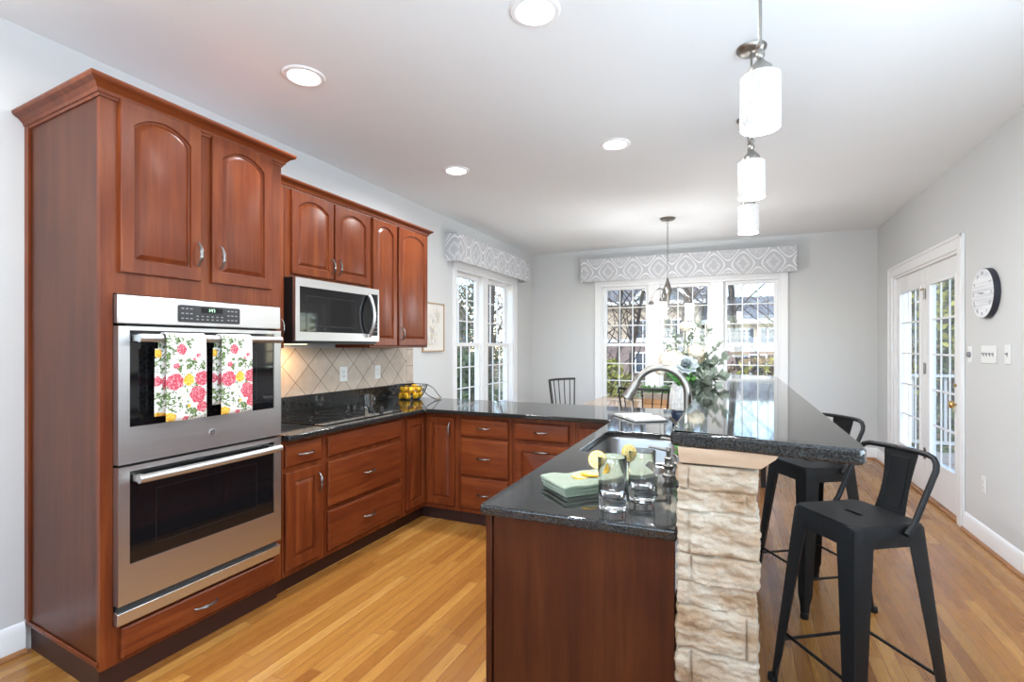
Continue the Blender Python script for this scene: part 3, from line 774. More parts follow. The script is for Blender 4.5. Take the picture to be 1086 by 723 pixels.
# wall cabinets
XU = -2.50; D2 = .335
def wall_cabinet(label, y0, w, z0, items, z1=2.300):
    t = thing('wall_cabinet', label, 'wall cabinet', (XU, y0, 0), R90)
    MB().box(.0005, 0, z0, w - .0005, D2, z1).build('body', M['cherry'], t, bevel=.0015); fronts(t, items); return t
wall_cabinet('narrow wall cabinet wedged between the tall oven cabinet and the microwave', 1.942, .292, 1.318, [('door', .03, .27, 1.335, 2.29, {'rise': .04, 'pulls': [(.245, 1.44, True)]})])
wall_cabinet('short cherry wall cabinet with two arched doors above the microwave', 2.2345, .782, 1.752, [
    ('door', .045, .395, 1.776, 2.292, {'rise': .05, 'pulls': [(.372, 1.865, True)], 'stile': .046}), ('door', .412, .765, 1.776, 2.292, {'rise': .05, 'pulls': [(.437, 1.865, True)], 'stile': .046})])
wall_cabinet('slim tall wall cabinet with one arched door right of the microwave', 3.017, .322, 1.318, [('door', .022, .31, 1.335, 2.292, {'rise': .05, 'stile': .046})])
wall_cabinet('end wall cabinet with one arched door nearest the framed print', 3.3395, .448, 1.318, [('door', .015, .425, 1.335, 2.292, {'rise': .05, 'pulls': [(.045, 1.43, True)], 'stile': .046})])
t = thing('cornice', 'carved cherry crown moulding along the top of the shorter wall cabinets', 'moulding', (XU, 1.942, 0), R90)
crown([(0.001, -.001, 0, -1), (1.8455, -.001, 1, -1), (1.8455, D2, 1, 0)], 2.3005, 'crown_moulding', t, .75)
# microwave
t = thing('microwave_oven', 'stainless over-the-range microwave under the short wall cabinet', 'microwave', (XU + .09, 2.238, 0), R90)
MW = .775; z0, z1 = 1.352, 1.7505
MB().box(.0, .022, z0, MW, .42, z1 - .001).build('body', M['black'], t, bevel=.004)
fr = MB(); wx0, wx1, wz0, wz1 = .032, .655, 1.418, 1.695
fr.box(0, 0, z0 + .012, wx0, .021, z1 - .004).box(wx0, 0, wz1, wx1, .021, z1 - .004).box(wx0, 0, z0 + .012, wx1, .021, wz0).box(wx1, 0, wz1 + .012, MW, .021, z1 - .004).box(wx1, 0, z0 + .012, MW, .021, wz0 - .012).box(MW - .014, 0, wz0 - .012, MW, .021, wz1 + .012)
fo = fr.build('door', M['steel'], t)
MB().box(wx0, .004, wz0, wx1, .014, wz1).build('window', M['ovenglass'], fo)
wl = MB(); a0, a1, b0, b1 = wx0 + .055, wx1 - .13, wz0 + .035, wz1 - .055
wl.box(a0, .003, b0, a1, .0041, b0 + .002).box(a0, .003, b1, a1, .0041, b1 + .002).box(a0, .003, b0, a0 + .002, .0041, b1).box(a1, .003, b0, a1 + .002, .0041, b1); wl.build('window_line', M['panel'], fo)
mp = MB().box(wx1 + .001, .004, wz0 - .011, MW - .0145, .014, wz1 + .011).build('control_panel', M['ovenglass'], t)
for i in range(3):
    for j in range(6): key(mp, wx1 + .052 + i * .018, .0040, wz0 + .015 + j * .028, .010, .007)
h = MB(); n = 14; h.tube([(.655, -.010 - .045 * math.sin(PI * k / n) ** .8, wz0 - .02 + (wz1 - wz0 + .02) * k / n) for k in range(n + 1)], .013, 10)
h.build('handle', M['steel'], fo)
MB().box(.02, .01, z0 - .008, MW - .02, .40, z0 - .0005).build('vent_grille', M['black'], t)
ml = MB().box(.18, .22, z0 - .010, .30, .30, z0 - .0082).build('task_light', emis('warm_task_lamp', (1, .72, .40), 5), t)
l = light('microwave_task_lamp', 'AREA', (.20, .30, z0 - .014), 1.7, (1, .62, .30), shape='RECTANGLE', size=.12, size_y=.06); l.parent = t

# tiled splashback and the black granite
o = MB().box(XL + .0005, 1.942, .9805, XL + .009, 4.045, 1.3165).build('tile_backsplash', M['tile'], smooth=0)
tag(o, 'tan diagonal stone tile splashback on the wall above the cooktop counter', 'backsplash')
CT0, CT1 = .830, .860
outer = [(XL + .001, 1.9395), (-2.13, 1.9395), (-2.13, 3.20), (-.715, 3.20), (-.698, 1.34)] + [(-.690, 1.330), (-.137, 1.345), (-.137, 3.925), (XL + .001, 3.925)]
def P2(l): return [(p[0], p[1]) for p in l]
hole = P2(arc((-.285, 2.755), .04, 0, 90, 5, 'xy')) + P2(arc((-.585, 2.735), .06, 90, 180, 5, 'xy')) + P2(arc((-.605, 2.23), .04, 180, 270, 5, 'xy')) + [(-.53, 2.19)] + P2(arc((-.48, 1.96), .05, 180, 270, 5, 'xy')) + P2(arc((-.285, 1.95), .04, 270, 360, 5, 'xy'))
ct = MB().slab(outer, [hole[::-1]], CT0, CT1).build('kitchen_countertop', M['granite'], bevel=.006, seg=3)
tag(ct, 'U-shaped black granite countertop with the sink cut into its island leg', 'countertop')
sp = MB().box(XL + .001, 1.9395, CT1 + .0005, XL + .022, 4.045, .980).build('upstand', M['granite'], ct, bevel=.002)
# sink: two steel bowls under the cut-out
t = thing('kitchen_sink', 'double-bowl stainless steel sink in the island counter', 'sink', (0, 0, 0))
zs = CT0 - .001
def bowl(x0, y0, x1, y1, r, depth):
    R = lambda i, rr, z: [(x, y, z) for x, y in rrect(x0 + i, y0 + i, x1 - i, y1 - i, rr, 6)]
    mb = MB().rings([R(-.016, r + .016, zs), R(0, r, zs), R(.004, r, zs - .01), R(.010, r, zs - depth + .03), R(.030, r, zs - depth + .004), R(.05, max(r - .02, .02), zs - depth)], False, True)
    c = ((x0 + x1) / 2, (y0 + y1) / 2, zs - depth + .0005)
    return mb, c
for nm, a in (('bowl', (-.640, 2.225, -.255, 2.780, .07, .20)), ('bowl', (-.515, 1.925, -.255, 2.165, .06, .15))):
    mb, c = bowl(*a); o = mb.build(nm, M['sinksteel'], t, smooth=50)
    MB().lathe([(.044, 0), (.044, .003), (.030, .004), (.022, -.001), (0, -.001)], c, 24).build('drain', M['chrome'], o)
# cooktop
t = thing('cooktop', 'black glass electric cooktop set in the counter below the microwave', 'cooktop', (0, 0, 0))
MB().prism(rrect(-2.73, 2.262, -2.205, 3.02, .012), CT1 + .0005, CT1 + .006).build('glass_top', M['ovenglass'], t, bevel=.002)
rg = MB()
for x, y, r in ((-2.36, 2.45, .105), (-2.59, 2.44, .075), (-2.36, 2.74, .075), (-2.59, 2.73, .105)):
    rg.rings([[(x + q * math.cos(2 * PI * k / 40), y + q * math.sin(2 * PI * k / 40), CT1 + .0062) for k in range(40)] for q in (r, r + .003)], False, False)
rg.build('burner_ring', M['panel'], t)
for i, x in enumerate((-2.645, -2.585, -2.515, -2.435, -2.335)):
    s = .8 if i == 2 else 1
    kb = MB().lathe([(.021 * s, 0), (.021 * s, .004), (.017 * s, .006), (.016 * s, .022 * s), (.013 * s, .024 * s), (0, .024 * s)], (x, 2.945, CT1 + .0062), 20)
    kb.box(x - .003, 2.945 - .017 * s, CT1 + .028 * s, x + .003, 2.945 + .017 * s, CT1 + .034 * s)
    kb.build('knob', M['black'], t, bevel=.001)

# raised bar
o = MB().box(-.130, 1.432, 0, .045, 3.93, 1.043).build('wall_bar', M['wall'], smooth=0); struct(o)
def stone_column():
    X0, X1, Y0, Y1, Z1 = -.126, .044, 1.305, 1.43, 1.038
    rnd = random.Random(3)
    rows = []; z = 0
    for hh in (.10, .085, .115, .075, .105, .085, .10, .055, .068, .10, .05, .055)[::1]: rows.append((z, z + hh)); z += hh
    k = Z1 / z; rows = [(a * k, b * k) for a, b in rows]
    # perimeter: left side (Y1->Y0), front (X0->X1), right side (Y0->Y1)
    sd, fr = Y1 - Y0, X1 - X0
    cells = []
    for r, (a, b) in enumerate(rows):
        cut = (.022, .150, .148, .024, .146, .026, .150, .020, .028, .024, .148, .022)[r % 12]
        cells.append((a, b, sorted([0, sd + cut, sd * 2 + fr]), rnd.uniform(-.004, .007), rnd.uniform(-.004, .007)))
    NZ, NS = 290, 110
    mb = MB(); grid = []
    T = 2 * sd + fr
    for j in range(NZ + 1):
        zz = Z1 * j / NZ; row = []
        c = next((q for q in cells if q[0] <= zz <= q[1] + 1e-6), cells[-1])
        for i in range(NS + 1):
            s = T * i / NS
            if s < sd: p = Vector((X0, Y1 - s, zz)); nrm = Vector((-1, 0, 0))
            elif s < sd + fr: p = Vector((X0 + s - sd, Y0, zz)); nrm = Vector((0, -1, 0))
            else: p = Vector((X1, Y0 + s - sd - fr, zz)); nrm = Vector((1, 0, 0))
            if abs(s - sd) < .006: nrm = Vector((-.7, -.7, 0))
            if abs(s - sd - fr) < .006: nrm = Vector((.7, -.7, 0))
            wob = .007 * noise.noise(Vector((s * 14, 3.1, zz * 5)))
            dz = min(zz + wob - c[0], c[1] - zz - wob); ds = abs(s + wob - c[2][1])
            e = max(0, min(1, min(dz, ds) / .0055))
            n = noise.fractal(Vector((s * 26, c[0] * 31, zz * 52)), .75, 2.2, 5) * .0062 + .0035 * abs(noise.noise(Vector((s * 9, c[0] * 17, zz * 40))))
            off = (c[3] if s < c[2][1] else c[4]) * e + n * (.35 + .65 * e) - .0055 * (1 - e) ** 2 + .002
            row.append(mb.bm.verts.new(p + nrm * off))
        grid.append(row)
    for a, b in zip(grid, grid[1:]):
        for i in range(NS): mb.bm.faces.new((a[i], a[i + 1], b[i + 1], b[i]))
    mb.bm.faces.new(grid[-1]); mb.bm.faces.new([r[-1] for r in grid] + [r[0] for r in grid[::-1]])
    return mb.build('stone_column', M['stone'], smooth=70)
tag(stone_column(), 'rough cream stone pier under the near end of the raised bar', 'column')
tr = MB()
pf = [(.0, 0), (.004, .002), (.014, .018), (.022, .030), (.026, .0425), (0, .0425)]
tr.rings([[(x + nx * p, y + ny * p, 1.0422 + z) for p, z in pf] for x, y, nx, ny in ((-.126, 3.9, -.1, 0), (-.126, 1.312, -.1, -1), (.049, 1.312, 1.6, -1), (.049, 3.9, 1.6, 0))])
tr.box(-.120, 1.318, 1.0422, .044, 3.9, 1.0845)
tag(tr.build('bar_trim', M['tanwood'], smooth=25), 'tan wood moulding between the stone pier and the raised bar top', 'moulding')
bar = MB().slab([(-.150, 1.325), (-.146, 1.303), (-.13, 1.296)] + [(.225, 1.228), (.240, 1.232), (.248, 1.25)] + [(.262, 3.96), (.24, 4.00), (-.15, 4.24), (-.170, 4.22)], [], 1.0855, 1.120).build('bar_countertop', M['granite'], bevel=.008, seg=3)
tag(bar, 'long raised black granite bar top on the stone pier', 'bar top')

# ---------------------------------------------------------------- bar stools
def stool(label, x, y, rz):
    t = thing('bar_stool', label, 'bar stool', (x, y, 0), rz, 'black metal bar stools')
    ZS, h, fh = .72, .146, .205
    # pressed sheet seat with a hand slot and a skirt
    slot = [(px, py) for px, py in rrect(-.008 - .009, -.038, -.008 + .009, .038, .0085, 5)]
    mb = MB().slab(rrect(-h + .006, -h + .006, h - .006, h - .006, .034), [slot[::-1]], ZS - .004, ZS)
    R = lambda a, r, z: [(px, py, z) for px, py in rrect(-a, -a, a, a, r)]
    mb.rings([R(h - .0065, .034, ZS - .001), R(h - .001, .036, ZS - .006), R(h + .001, .037, ZS - .016), R(h + .003, .038, ZS - .045), R(h + .001, .038, ZS - .045), R(h - .003, .036, ZS - .016)], False, False)
    mb.build('seat', M['stool'], t, smooth=30)
    ZT = ZS - .012
    for sx, sy in ((1, 1), (1, -1), (-1, 1), (-1, -1)):
        rs = []
        for z, side in ((ZT, .078), (.60, .072), (.45, .063), (.25, .052), (.10, .044), (.06, .030), (.022, .026)):
            k = (ZT - z) / ZT; c = h - .004 + (fh - h) * k       # outer corner position
            o_, i_, r = c, c - side, .012
            pts = [(o_, i_), (o_, o_ - r), (o_ - r * .3, o_ - r * .3), (o_ - r, o_), (i_, o_), (i_ + .004, o_ - .006), (o_ - r - .010, o_ - r - .006), (o_ - .006, i_ + .004)]
            rs.append([(sx * a, sy * b, z) for a, b in pts])
        lg = MB().rings(rs).build('leg', M['stool'], t, smooth=30)
        c = fh - .012
        MB().lathe([(.017, .0005), (.019, .004), (.018, .026), (.013, .028)], (sx * c, sy * c, 0), 14).build('rubber_foot', M['rubber'], lg)
    for z, a in ((.205, 0), (.175, 1)):
        k = (ZT - z) / ZT; c = h + (fh - h) * k - .022
        if a == 0:
            for s in (-1, 1): MB().tube([(s * c, -c, z), (s * c, c, z)], .0062, 8).build('footrest', M['stool'], t)
        else:
            for s in (-1, 1): MB().tube([(-c, s * c, z), (c, s * c, z)], .0062, 8).build('footrest', M['stool'], t)
    for s in (-1, 1):
        MB().box(-h + .06, s * (h - .0015) - .0015, ZS - .075, h - .06, s * (h - .0015) + .0015, ZS - .03).build('apron', M['stool'], t)
        MB().box(s * (h - .0015) - .0015, -h + .06, ZS - .075, s * (h - .0015) + .0015, h - .06, ZS - .03).build('apron', M['stool'], t)
    # low hoop back
    zt = ZS + .228; q = []
    q += [(.045, -h - .012, ZS - .028), (.075, -h - .013, ZS + .005), (.165, -h - .012, zt - .045)]
    q += [(.165 + .015 * math.sin(a), -h - .012 + .04 * (1 - math.cos(a)), zt - .045 + .045 * math.sin(a)) for a in (.5, 1.0, PI / 2)]
    q += [(.192 + .008 * math.cos(yy * 9), yy, zt) for yy in (-.06, 0, .06)]
    q += [(p[0], -p[1], p[2]) for p in q[:6][::-1]]
    MB().tube(q, .0098, 10).build('back_hoop', M['stool'], t, smooth=60)
    for s in (-1, 1):
        MB().lathe([(.009, -.004), (.009, .010), (.006, .012), (0, .012)], n=12).xf(Matrix.Translation((.047, s * (h + .012), ZS - .026)) @ Matrix.Rotation(-s * PI / 2, 4, 'X')).build('bolt', M['stool'], t)
    pl = MB(); n = 10; rows = []
    for i in range(n + 1):
        k = i / n; z = ZS - .012 + (zt - ZS + .016) * k; xx = h - .004 + .055 * k + .006 * math.sin(PI * k)
        wdt = .062 - .010 * math.sin(PI * min(1, k * 1.1)) + .004 * k
        rows.append([(xx, -wdt, z), (xx, wdt, z), (xx + .004, wdt, z), (xx + .004, -wdt, z)])
    pl.rings(rows); bp = pl.build('backrest', M['stool'], t, smooth=40)
    e = MB()
    def fx(k): return h - .004 + .055 * k + .006 * math.sin(PI * k) - .0008
    loop = []
    for yy, k in [(-.036, .12), (.036, .12), (.036, .86), (-.036, .86)]: loop.append((fx(k), yy, ZS - .012 + (zt - ZS + .016) * k))
    l2 = []
    for a, b in zip(loop, loop[1:] + loop[:1]):
        for i in range(6):
            s = i / 6; zz = a[2] + (b[2] - a[2]) * s; kk = (zz - ZS + .012) / (zt - ZS + .016); l2.append((fx(kk), a[1] + (b[1] - a[1]) * s, zz))
    e.tube(l2, .0022, 5, closed=True).build('embossed_edge', M['stool'], bp)
    return t
stool('black metal bar stool nearest the viewer with its whole seat in view', .403, 2.206, math.radians(34))
stool('black metal bar stool half hidden behind the near end of the raised bar', .365, 3.10, math.radians(33))

# ---------------------------------------------------------------- sink fittings and the things on the counter
ZC = .8605
def faucet():
    t = thing('kitchen_faucet', 'tall brushed nickel gooseneck faucet behind the island sink', 'faucet', (-.198, 2.40, ZC))
    MB().lathe([(.028, 0), (.028, .006), (.024, .010), (.021, .03), (.019, .10), (.016, .125), (.0145, .13)], n=24).build('base', M['nickel'], t)
    zc, r = .255, .117
    pts = [(0, 0, .12), (0, 0, .18)] + [(-r + r * math.cos(a), -.01 * i / 12, zc + r * math.sin(a)) for i, a in enumerate([math.radians(150) * i / 12 for i in range(13)])]
    MB().tube(pts, .0160, 16).build('gooseneck', M['nickel'], t, smooth=60)
    e = Vector(pts[-1]); d = Vector((-.5, 0, -.866))
    MB().tube([e, e + d * .012, e + d * .014, e + d * .07, e + d * .098, e + d * .10], [.0185, .0185, .019, .023, .0275, .024], 20).build('spray_head', M['nickel'], t)
    MB().tube([e + d * .098, e + d * .103], [.018, .017], 16).build('spray_nozzle', M['rubber'], t)
    MB().tube([(0, 0, .085), (-.02, -.008, .092), (-.045, -.020, .120), (-.075, -.038, .150)], [.011, .010, .008, .0075], 10).build('lever', M['nickel'], t)
faucet()
def dispenser(label, x, y, a):
    t = thing('soap_dispenser', label, 'soap dispenser', (x, y, ZC), a, 'soap pumps by the sink')
    MB().lathe([(.022, 0), (.022, .004), (.015, .010), (.013, .022), (.021, .032), (.023, .038), (.015, .042), (.013, .060), (.015, .064), (.011, .068)], n=22).build('collar', M['nickel'], t)
    MB().lathe([(.0085, .066), (.0085, .088), (.010, .090), (.009, .102), (0, .104)], n=16).tube([(0, 0, .092), (-.020, 0, .094), (-.045, 0, .098), (-.066, 0, .101), (-.070, 0, .097)], [.007, .006, .0055, .005, .0045], 8).build('pump_spout', M['nickel'], t)
dispenser('brushed nickel soap pump nearest the glasses, its spout over the sink', -.222, 1.905, .1)
dispenser('brushed nickel soap pump tucked under the corner of the bar top', -.205, 2.105, .05)

def tumbler(label, x, y):
    t = thing('drinking_glass', label, 'glass', (x, y, ZC), 0, 'clear tumblers on the counter')
    MB().lathe([(0, .0), (.036, .0), (.039, .002), (.0395, .035), (.0405, .09), (.0415, .149), (.0408, .151), (.0400, .149), (.0390, .09), (.0382, .042), (.032, .034), (.020, .031), (0, .030)], n=40).build('tumbler', M['glass'], t, smooth=50)
    return t
tumbler('clear thick-based tumbler at the front with a lemon slice on its left rim', -.326, 1.452)
tumbler('clear thick-based tumbler nearer the sink with a lemon slice on its rim', -.262, 1.572)
def lemon_slice(label, loc, rot, r=.0265):
    t = bpy.data.objects.new('lemon_slice', None); COL.objects.link(t); t.location = loc; t.rotation_euler = rot
    tag(t, label, 'lemon slice', 'lemon slices')
    th = .0035
    MB().lathe([(r * .93, -th * .9), (r, -th * .6), (r, th * .6), (r * .93, th * .9)], n=36, cap0=False, cap1=False).build('peel', M['lemon'], t)
    MB().lathe([(0, -th * .8), (r * .94, -th * .85), (r * .94, th * .85), (0, th * .8)], n=36).build('pith', M['pith'], t)
    fl = MB()
    for k in range(9):
        a = 2 * PI * k / 9; w = .29
        for sgn in (-1, 1):
            p = [(r * .10 * math.cos(a), r * .10 * math.sin(a))] + [(r * .83 * math.cos(a + w * q), r * .83 * math.sin(a + w * q)) for q in (-1, -.4, .4, 1)]
            z = sgn * th * .95; vs = [fl.bm.verts.new((q[0], q[1], z)) for q in p]; fl.bm.faces.new(vs if sgn > 0 else vs[::-1])
    fl.build('flesh', M['lemonflesh'], t, smooth=0, recalc=False); return t
lemon_slice('lemon slice perched on the left rim of the front tumbler', (-.368, 1.445, ZC + .139), (math.radians(82), 0, math.radians(12)))
lemon_slice('lemon slice perched on the rim of the tumbler nearer the sink', (-.296, 1.553, ZC + .143), (math.radians(80), 0, math.radians(48)))
# folded hand towel: stacked layers with rolled folds at the near-left end
t = thing('hand_towel', 'pale green folded terry towel lying on the island counter', 'towel', (-.600, 1.600, ZC), math.radians(47))
def towel_layer(L, Wd, z0, th, x0=0, ph=0):
    mb = MB(); nx, ny = 26, 10
    def top(i, j):
        x = x0 + L * i / nx; y = -Wd * j / ny; e = min(i, nx - i) / 2.2; ed = min(1, e) ** .5; fj = min(1, min(j, ny - j) / 1.2) ** .5
        return x, y, z0 + th * (.55 + .45 * ed * fj) + .0035 * math.sin(x * 23 + ph) * math.sin(y * 31 + ph) + .002 * math.sin(x * 60 + y * 40)
    T = [[mb.bm.verts.new(top(i, j)) for j in range(ny + 1)] for i in range(nx + 1)]
    B = [[mb.bm.verts.new((x0 + L * i / nx, -Wd * j / ny, z0)) for j in range(ny + 1)] for i in range(nx + 1)]
    for i in range(nx):
        for j in range(ny):
            mb.bm.faces.new((T[i][j], T[i][j + 1], T[i + 1][j + 1], T[i + 1][j])); mb.bm.faces.new((B[i][j], B[i + 1][j], B[i + 1][j + 1], B[i][j + 1]))
    for i in range(nx):
        mb.bm.faces.new((T[i][0], T[i + 1][0], B[i + 1][0], B[i][0])); mb.bm.faces.new((T[i][ny], B[i][ny], B[i + 1][ny], T[i + 1][ny]))
    for j in range(ny):
        mb.bm.faces.new((T[0][j], B[0][j], B[0][j + 1], T[0][j + 1])); mb.bm.faces.new((T[nx][j], T[nx][j + 1], B[nx][j + 1], B[nx][j]))
    return mb
for nm, L, Wd, z0, th, x0, ph in (('lower_fold', .350, .160, .0, .0155, .006, 0), ('middle_fold', .355, .163, .0125, .0155, .000, 1), ('upper_fold', .360, .166, .025, .0155, -.004, 2)):
    o = towel_layer(L, Wd, z0, th, x0, ph).build(nm, M['terry'], t, smooth=60)
    s_ = o.modifiers.new('soft', 'BEVEL'); s_.width = .004; s_.segments = 3; s_.limit_method = 'ANGLE'; s_.angle_limit = 1.0
for lb, x, y, dz, rot in (('lemon slice lying on the green towel, at the left of the pile', -.462, 1.600, .0445, (.05, .04, 0)), ('lemon slice on top of the pile on the green towel', -.437, 1.613, .0510, (-.05, .12, .4)), ('lemon slice leaning at the right of the pile on the green towel', -.405, 1.640, .0455, (.12, -.06, .8))):
    lemon_slice(lb, (x, y, ZC + dz), rot, .029)
# open cook book
t = thing('open_book', 'open cook book lying on the counter behind the faucet', 'book', (-.572, 3.34, ZC), math.radians(-54))
def pages(s):
    mb = MB(); n = 12; rs = []
    for i in range(n + 1):
        k = i / n; x = s * (.002 + .158 * k); z = .0045 + .020 * math.sin(min(1, k * 3.2) * PI / 2) * (1 - .55 * k) 
        rs.append([(x, -.105, .004), (x, .105, .004), (x, .105, z), (x, -.105, z)])
    return mb.rings(rs), rs
MB().box(-.166, -.110, 0, -.002, .110, .0035).box(.002, -.110, 0, .166, .110, .0035).box(-.002, -.11, 0, .002, .11, .003).build('cover', M['bookcover'], t, bevel=.001)
for s in (-1, 1):
    mb, rs = pages(s); pg = mb.build('page_block', M['paper'], t, smooth=40)
    ln = MB()
    for j in range(11):
        y0 = .085 - j * .016
        for i in range(2, 10):
            if (i * 7 + j * 3) % 9 == 0: continue
            a, b = rs[i], rs[i + 1]
            ln.quad((a[2][0], y0, a[2][2] + .0006), (b[2][0], y0, b[2][2] + .0006), (b[2][0], y0 - .004, b[2][2] + .0006), (a[2][0], y0 - .004, a[2][2] + .0006))
    ln.build('grey_print_lines', M['ink'], pg, smooth=0)
# vase with its flowers
VX, VY = -.275, 2.95
t = thing('flower_vase', 'white textured ceramic vase with a navy foot on the island counter', 'vase', (VX, VY, ZC))
MB().lathe([(.040, 0), (.047, .004), (.050, .04), (.056, .095), (.054, .108), (.050, .112)], n=32).build('navy_foot', M['navy'], t)
vb = MB(); n = 32; rs = []
for r, z in ((.050, .1125), (.060, .12), (.064, .155), (.061, .20), (.052, .245), (.049, .262), (.046, .262), (.047, .24), (.040, .15)):
    rs.append([((r + (.0022 * math.cos(k * PI) if .115 < z < .25 else 0)) * math.cos(2 * PI * k / n), (r + (.0022 * math.cos(k * PI) if .115 < z < .25 else 0)) * math.sin(2 * PI * k / n), z) for k in range(n)])
vb.rings(rs).build('textured_neck', M['ceramic'], t, smooth=20)
def petal_ball(mb, c, R, n, size, rnd, squash=.85):
    for k in range(n):
        a = k * 2.39996; zz = 1 - 2 * (k + .5) / n; rr = math.sqrt(1 - zz * zz)
        d = Vector((rr * math.cos(a), rr * math.sin(a), zz * squash)); p = Vector(c) + d * R * rnd.uniform(.82, 1.02)
        u = d.orthogonal().normalized(); u.rotate(Matrix.Rotation(rnd.uniform(0, 6.28), 3, d.normalized())); v = d.cross(u).normalized(); s = size * rnd.uniform(.8, 1.2)
        mb.quad(p - u * s * .9, p - v * s + d * s * .25, p + u * s * .9, p + v * s + d * s * .25)
    return mb
def stem_to(p, q):
    p, q = Vector(p), Vector(q); m = (p + q) / 2 + Vector((0, 0, .03)); return MB().tube([p, m, q], .0028, 6)
MOUTH = (VX, VY, ZC + .235)
rnd = random.Random(5)
def bloom(name, label, cat, c, R, mat, kind):
    t = thing(name, label, cat, (0, 0, 0))
    stem_to(MOUTH, (c[0], c[1], c[2] - R * .5)).build('stem', M['stem'], t)
    mb = MB()
    if kind == 'cluster': petal_ball(mb, c, R, 170, R * .24, rnd)
    else:
        for i, (rr, n, tilt) in enumerate(((.25, 5, .2), (.5, 7, .45), (.8, 9, .8), (1.0, 10, 1.1))):
            for k in range(n):
                a = 2 * PI * k / n + i * .5; ca, sa = math.cos(a), math.sin(a); w = R * .42
                fw = Vector((.1, -.75, .6)).normalized(); ux = fw.orthogonal().normalized(); uy = fw.cross(ux)
                d = ux * ca + uy * sa; e = -ux * sa + uy * ca; base = Vector(c) + d * R * rr * .35
                tip = Vector(c) + d * R * rr * (.75 + .3 * tilt) + fw * R * (.75 - tilt * .55)
                m_ = (base + tip) / 2 + fw * R * .12
                mb.quad(base - e * w * .5, m_ - e * w, tip, m_ + e * w); mb.quad(base - e * w * .5, m_ + e * w, base + e * w * .5, base)
    mb.build('petals', M[mat], t, smooth=0, recalc=False)
bloom('ivory_flower', 'large ivory hydrangea head at the left of the bouquet', 'flower', (-.325, 2.94, 1.245), .072, 'ivory', 'cluster')
bloom('grey_rose', 'grey-blue rose with layered petals beside the ivory hydrangea', 'flower', (-.245, 2.90, 1.225), .062, 'greypetal', 'rose')
bloom('small_ivory_flower', 'small pale bloom under the arch of the faucet', 'flower', (-.385, 2.93, 1.195), .032, 'ivory', 'cluster')
bloom('white_blossom', 'white blossom at the very top of the bouquet', 'flower', (-.255, 2.98, 1.44), .034, 'ivory', 'cluster')
bloom('cream_flower', 'cream bloom between the grey rose and the silvery foliage', 'flower', (-.20, 2.97, 1.30), .045, 'ivory', 'cluster')
def spray(name, label, ends, mat, leaf, nleaf, curl=.02):
    t = thing(name, label, 'foliage', (0, 0, 0)); st = MB(); lf = MB()
    for e in ends:
        p0, p1 = Vector(MOUTH), Vector(e); mid = (p0 + p1) / 2 + Vector((rnd.uniform(-.02, .02), rnd.uniform(-.02, .02), .05))
        pts = [p0 * (1 - s) ** 2 + mid * 2 * s * (1 - s) + p1 * s * s for s in [i / 8 for i in range(9)]]
        st.tube(pts, .002, 5)
        for k in range(nleaf):
            s = rnd.uniform(.3, 1.0); p = p0 * (1 - s) ** 2 + mid * 2 * s * (1 - s) + p1 * s * s
            d = Vector((rnd.uniform(-1, 1), rnd.uniform(-1, 1), rnd.uniform(-.5, 1))).normalized(); u = d.orthogonal().normalized(); u.rotate(Matrix.Rotation(rnd.uniform(0, 6.28), 3, d)); L = leaf * rnd.uniform(.7, 1.3)
            lf.quad(p, p + d * L * .5 + u * L * .3, p + d * L, p + d * L * .5 - u * L * .3)
    st.build('stem', M['stem'], t); lf.build('leaves', M[mat], t, smooth=0, recalc=False)
spray('sage_foliage', 'silvery sage foliage spilling over the right side of the vase', [(-.10, 2.9, 1.10), (-.05, 2.95, 1.16), (-.12, 3.02, 1.22), (-.15, 2.88, 1.15), (-.06, 3.0, 1.26), (-.17, 2.95, 1.06)], 'sage', .052, 50)
spray('tall_foliage', 'tall grey-brown twigs with small leaves rising at the back of the bouquet', [(-.13, 3.02, 1.42), (-.20, 3.02, 1.46), (-.06, 3.0, 1.36), (-.31, 3.0, 1.41), (-.24, 3.05, 1.43), (-.36, 3.0, 1.34)], 'sage', .030, 32)
spray('green_leaf_sprig', 'deep green leaf sprig at the lip of the vase', [(-.33, 2.88, 1.15), (-.30, 2.87, 1.13), (-.22, 2.87, 1.16)], 'leaf', .05, 12)
# small herb pot beside the knee wall
t = thing('herb_pot', 'small green herb plant peeping out under the corner of the bar top', 'plant', (-.178, 2.00, ZC))
MB().lathe([(.020, 0), (.026, .05), (.0275, .052), (.025, .052), (.023, .044), (0, .044)], n=20).build('pot', M['ceramic'], t)
lf = MB(); rnd = random.Random(11)
for k in range(46):
    a = rnd.uniform(0, 6.28); R = rnd.uniform(.0, .024); p = Vector((R * math.cos(a), R * math.sin(a), rnd.uniform(.055, .115))); d = Vector((math.cos(a), math.sin(a), rnd.uniform(.1, 1))).normalized(); u = d.orthogonal().normalized(); L = .018
    lf.quad(p, p + d * L * .5 + u * L * .4, p + d * L, p + d * L * .5 - u * L * .4)
for k in range(6): lf.tube([(0, 0, .044), (.012 * math.cos(k), .012 * math.sin(k), .10)], .0012, 4)
lf.build('leaves', M['leaf'], t, smooth=0, recalc=False)

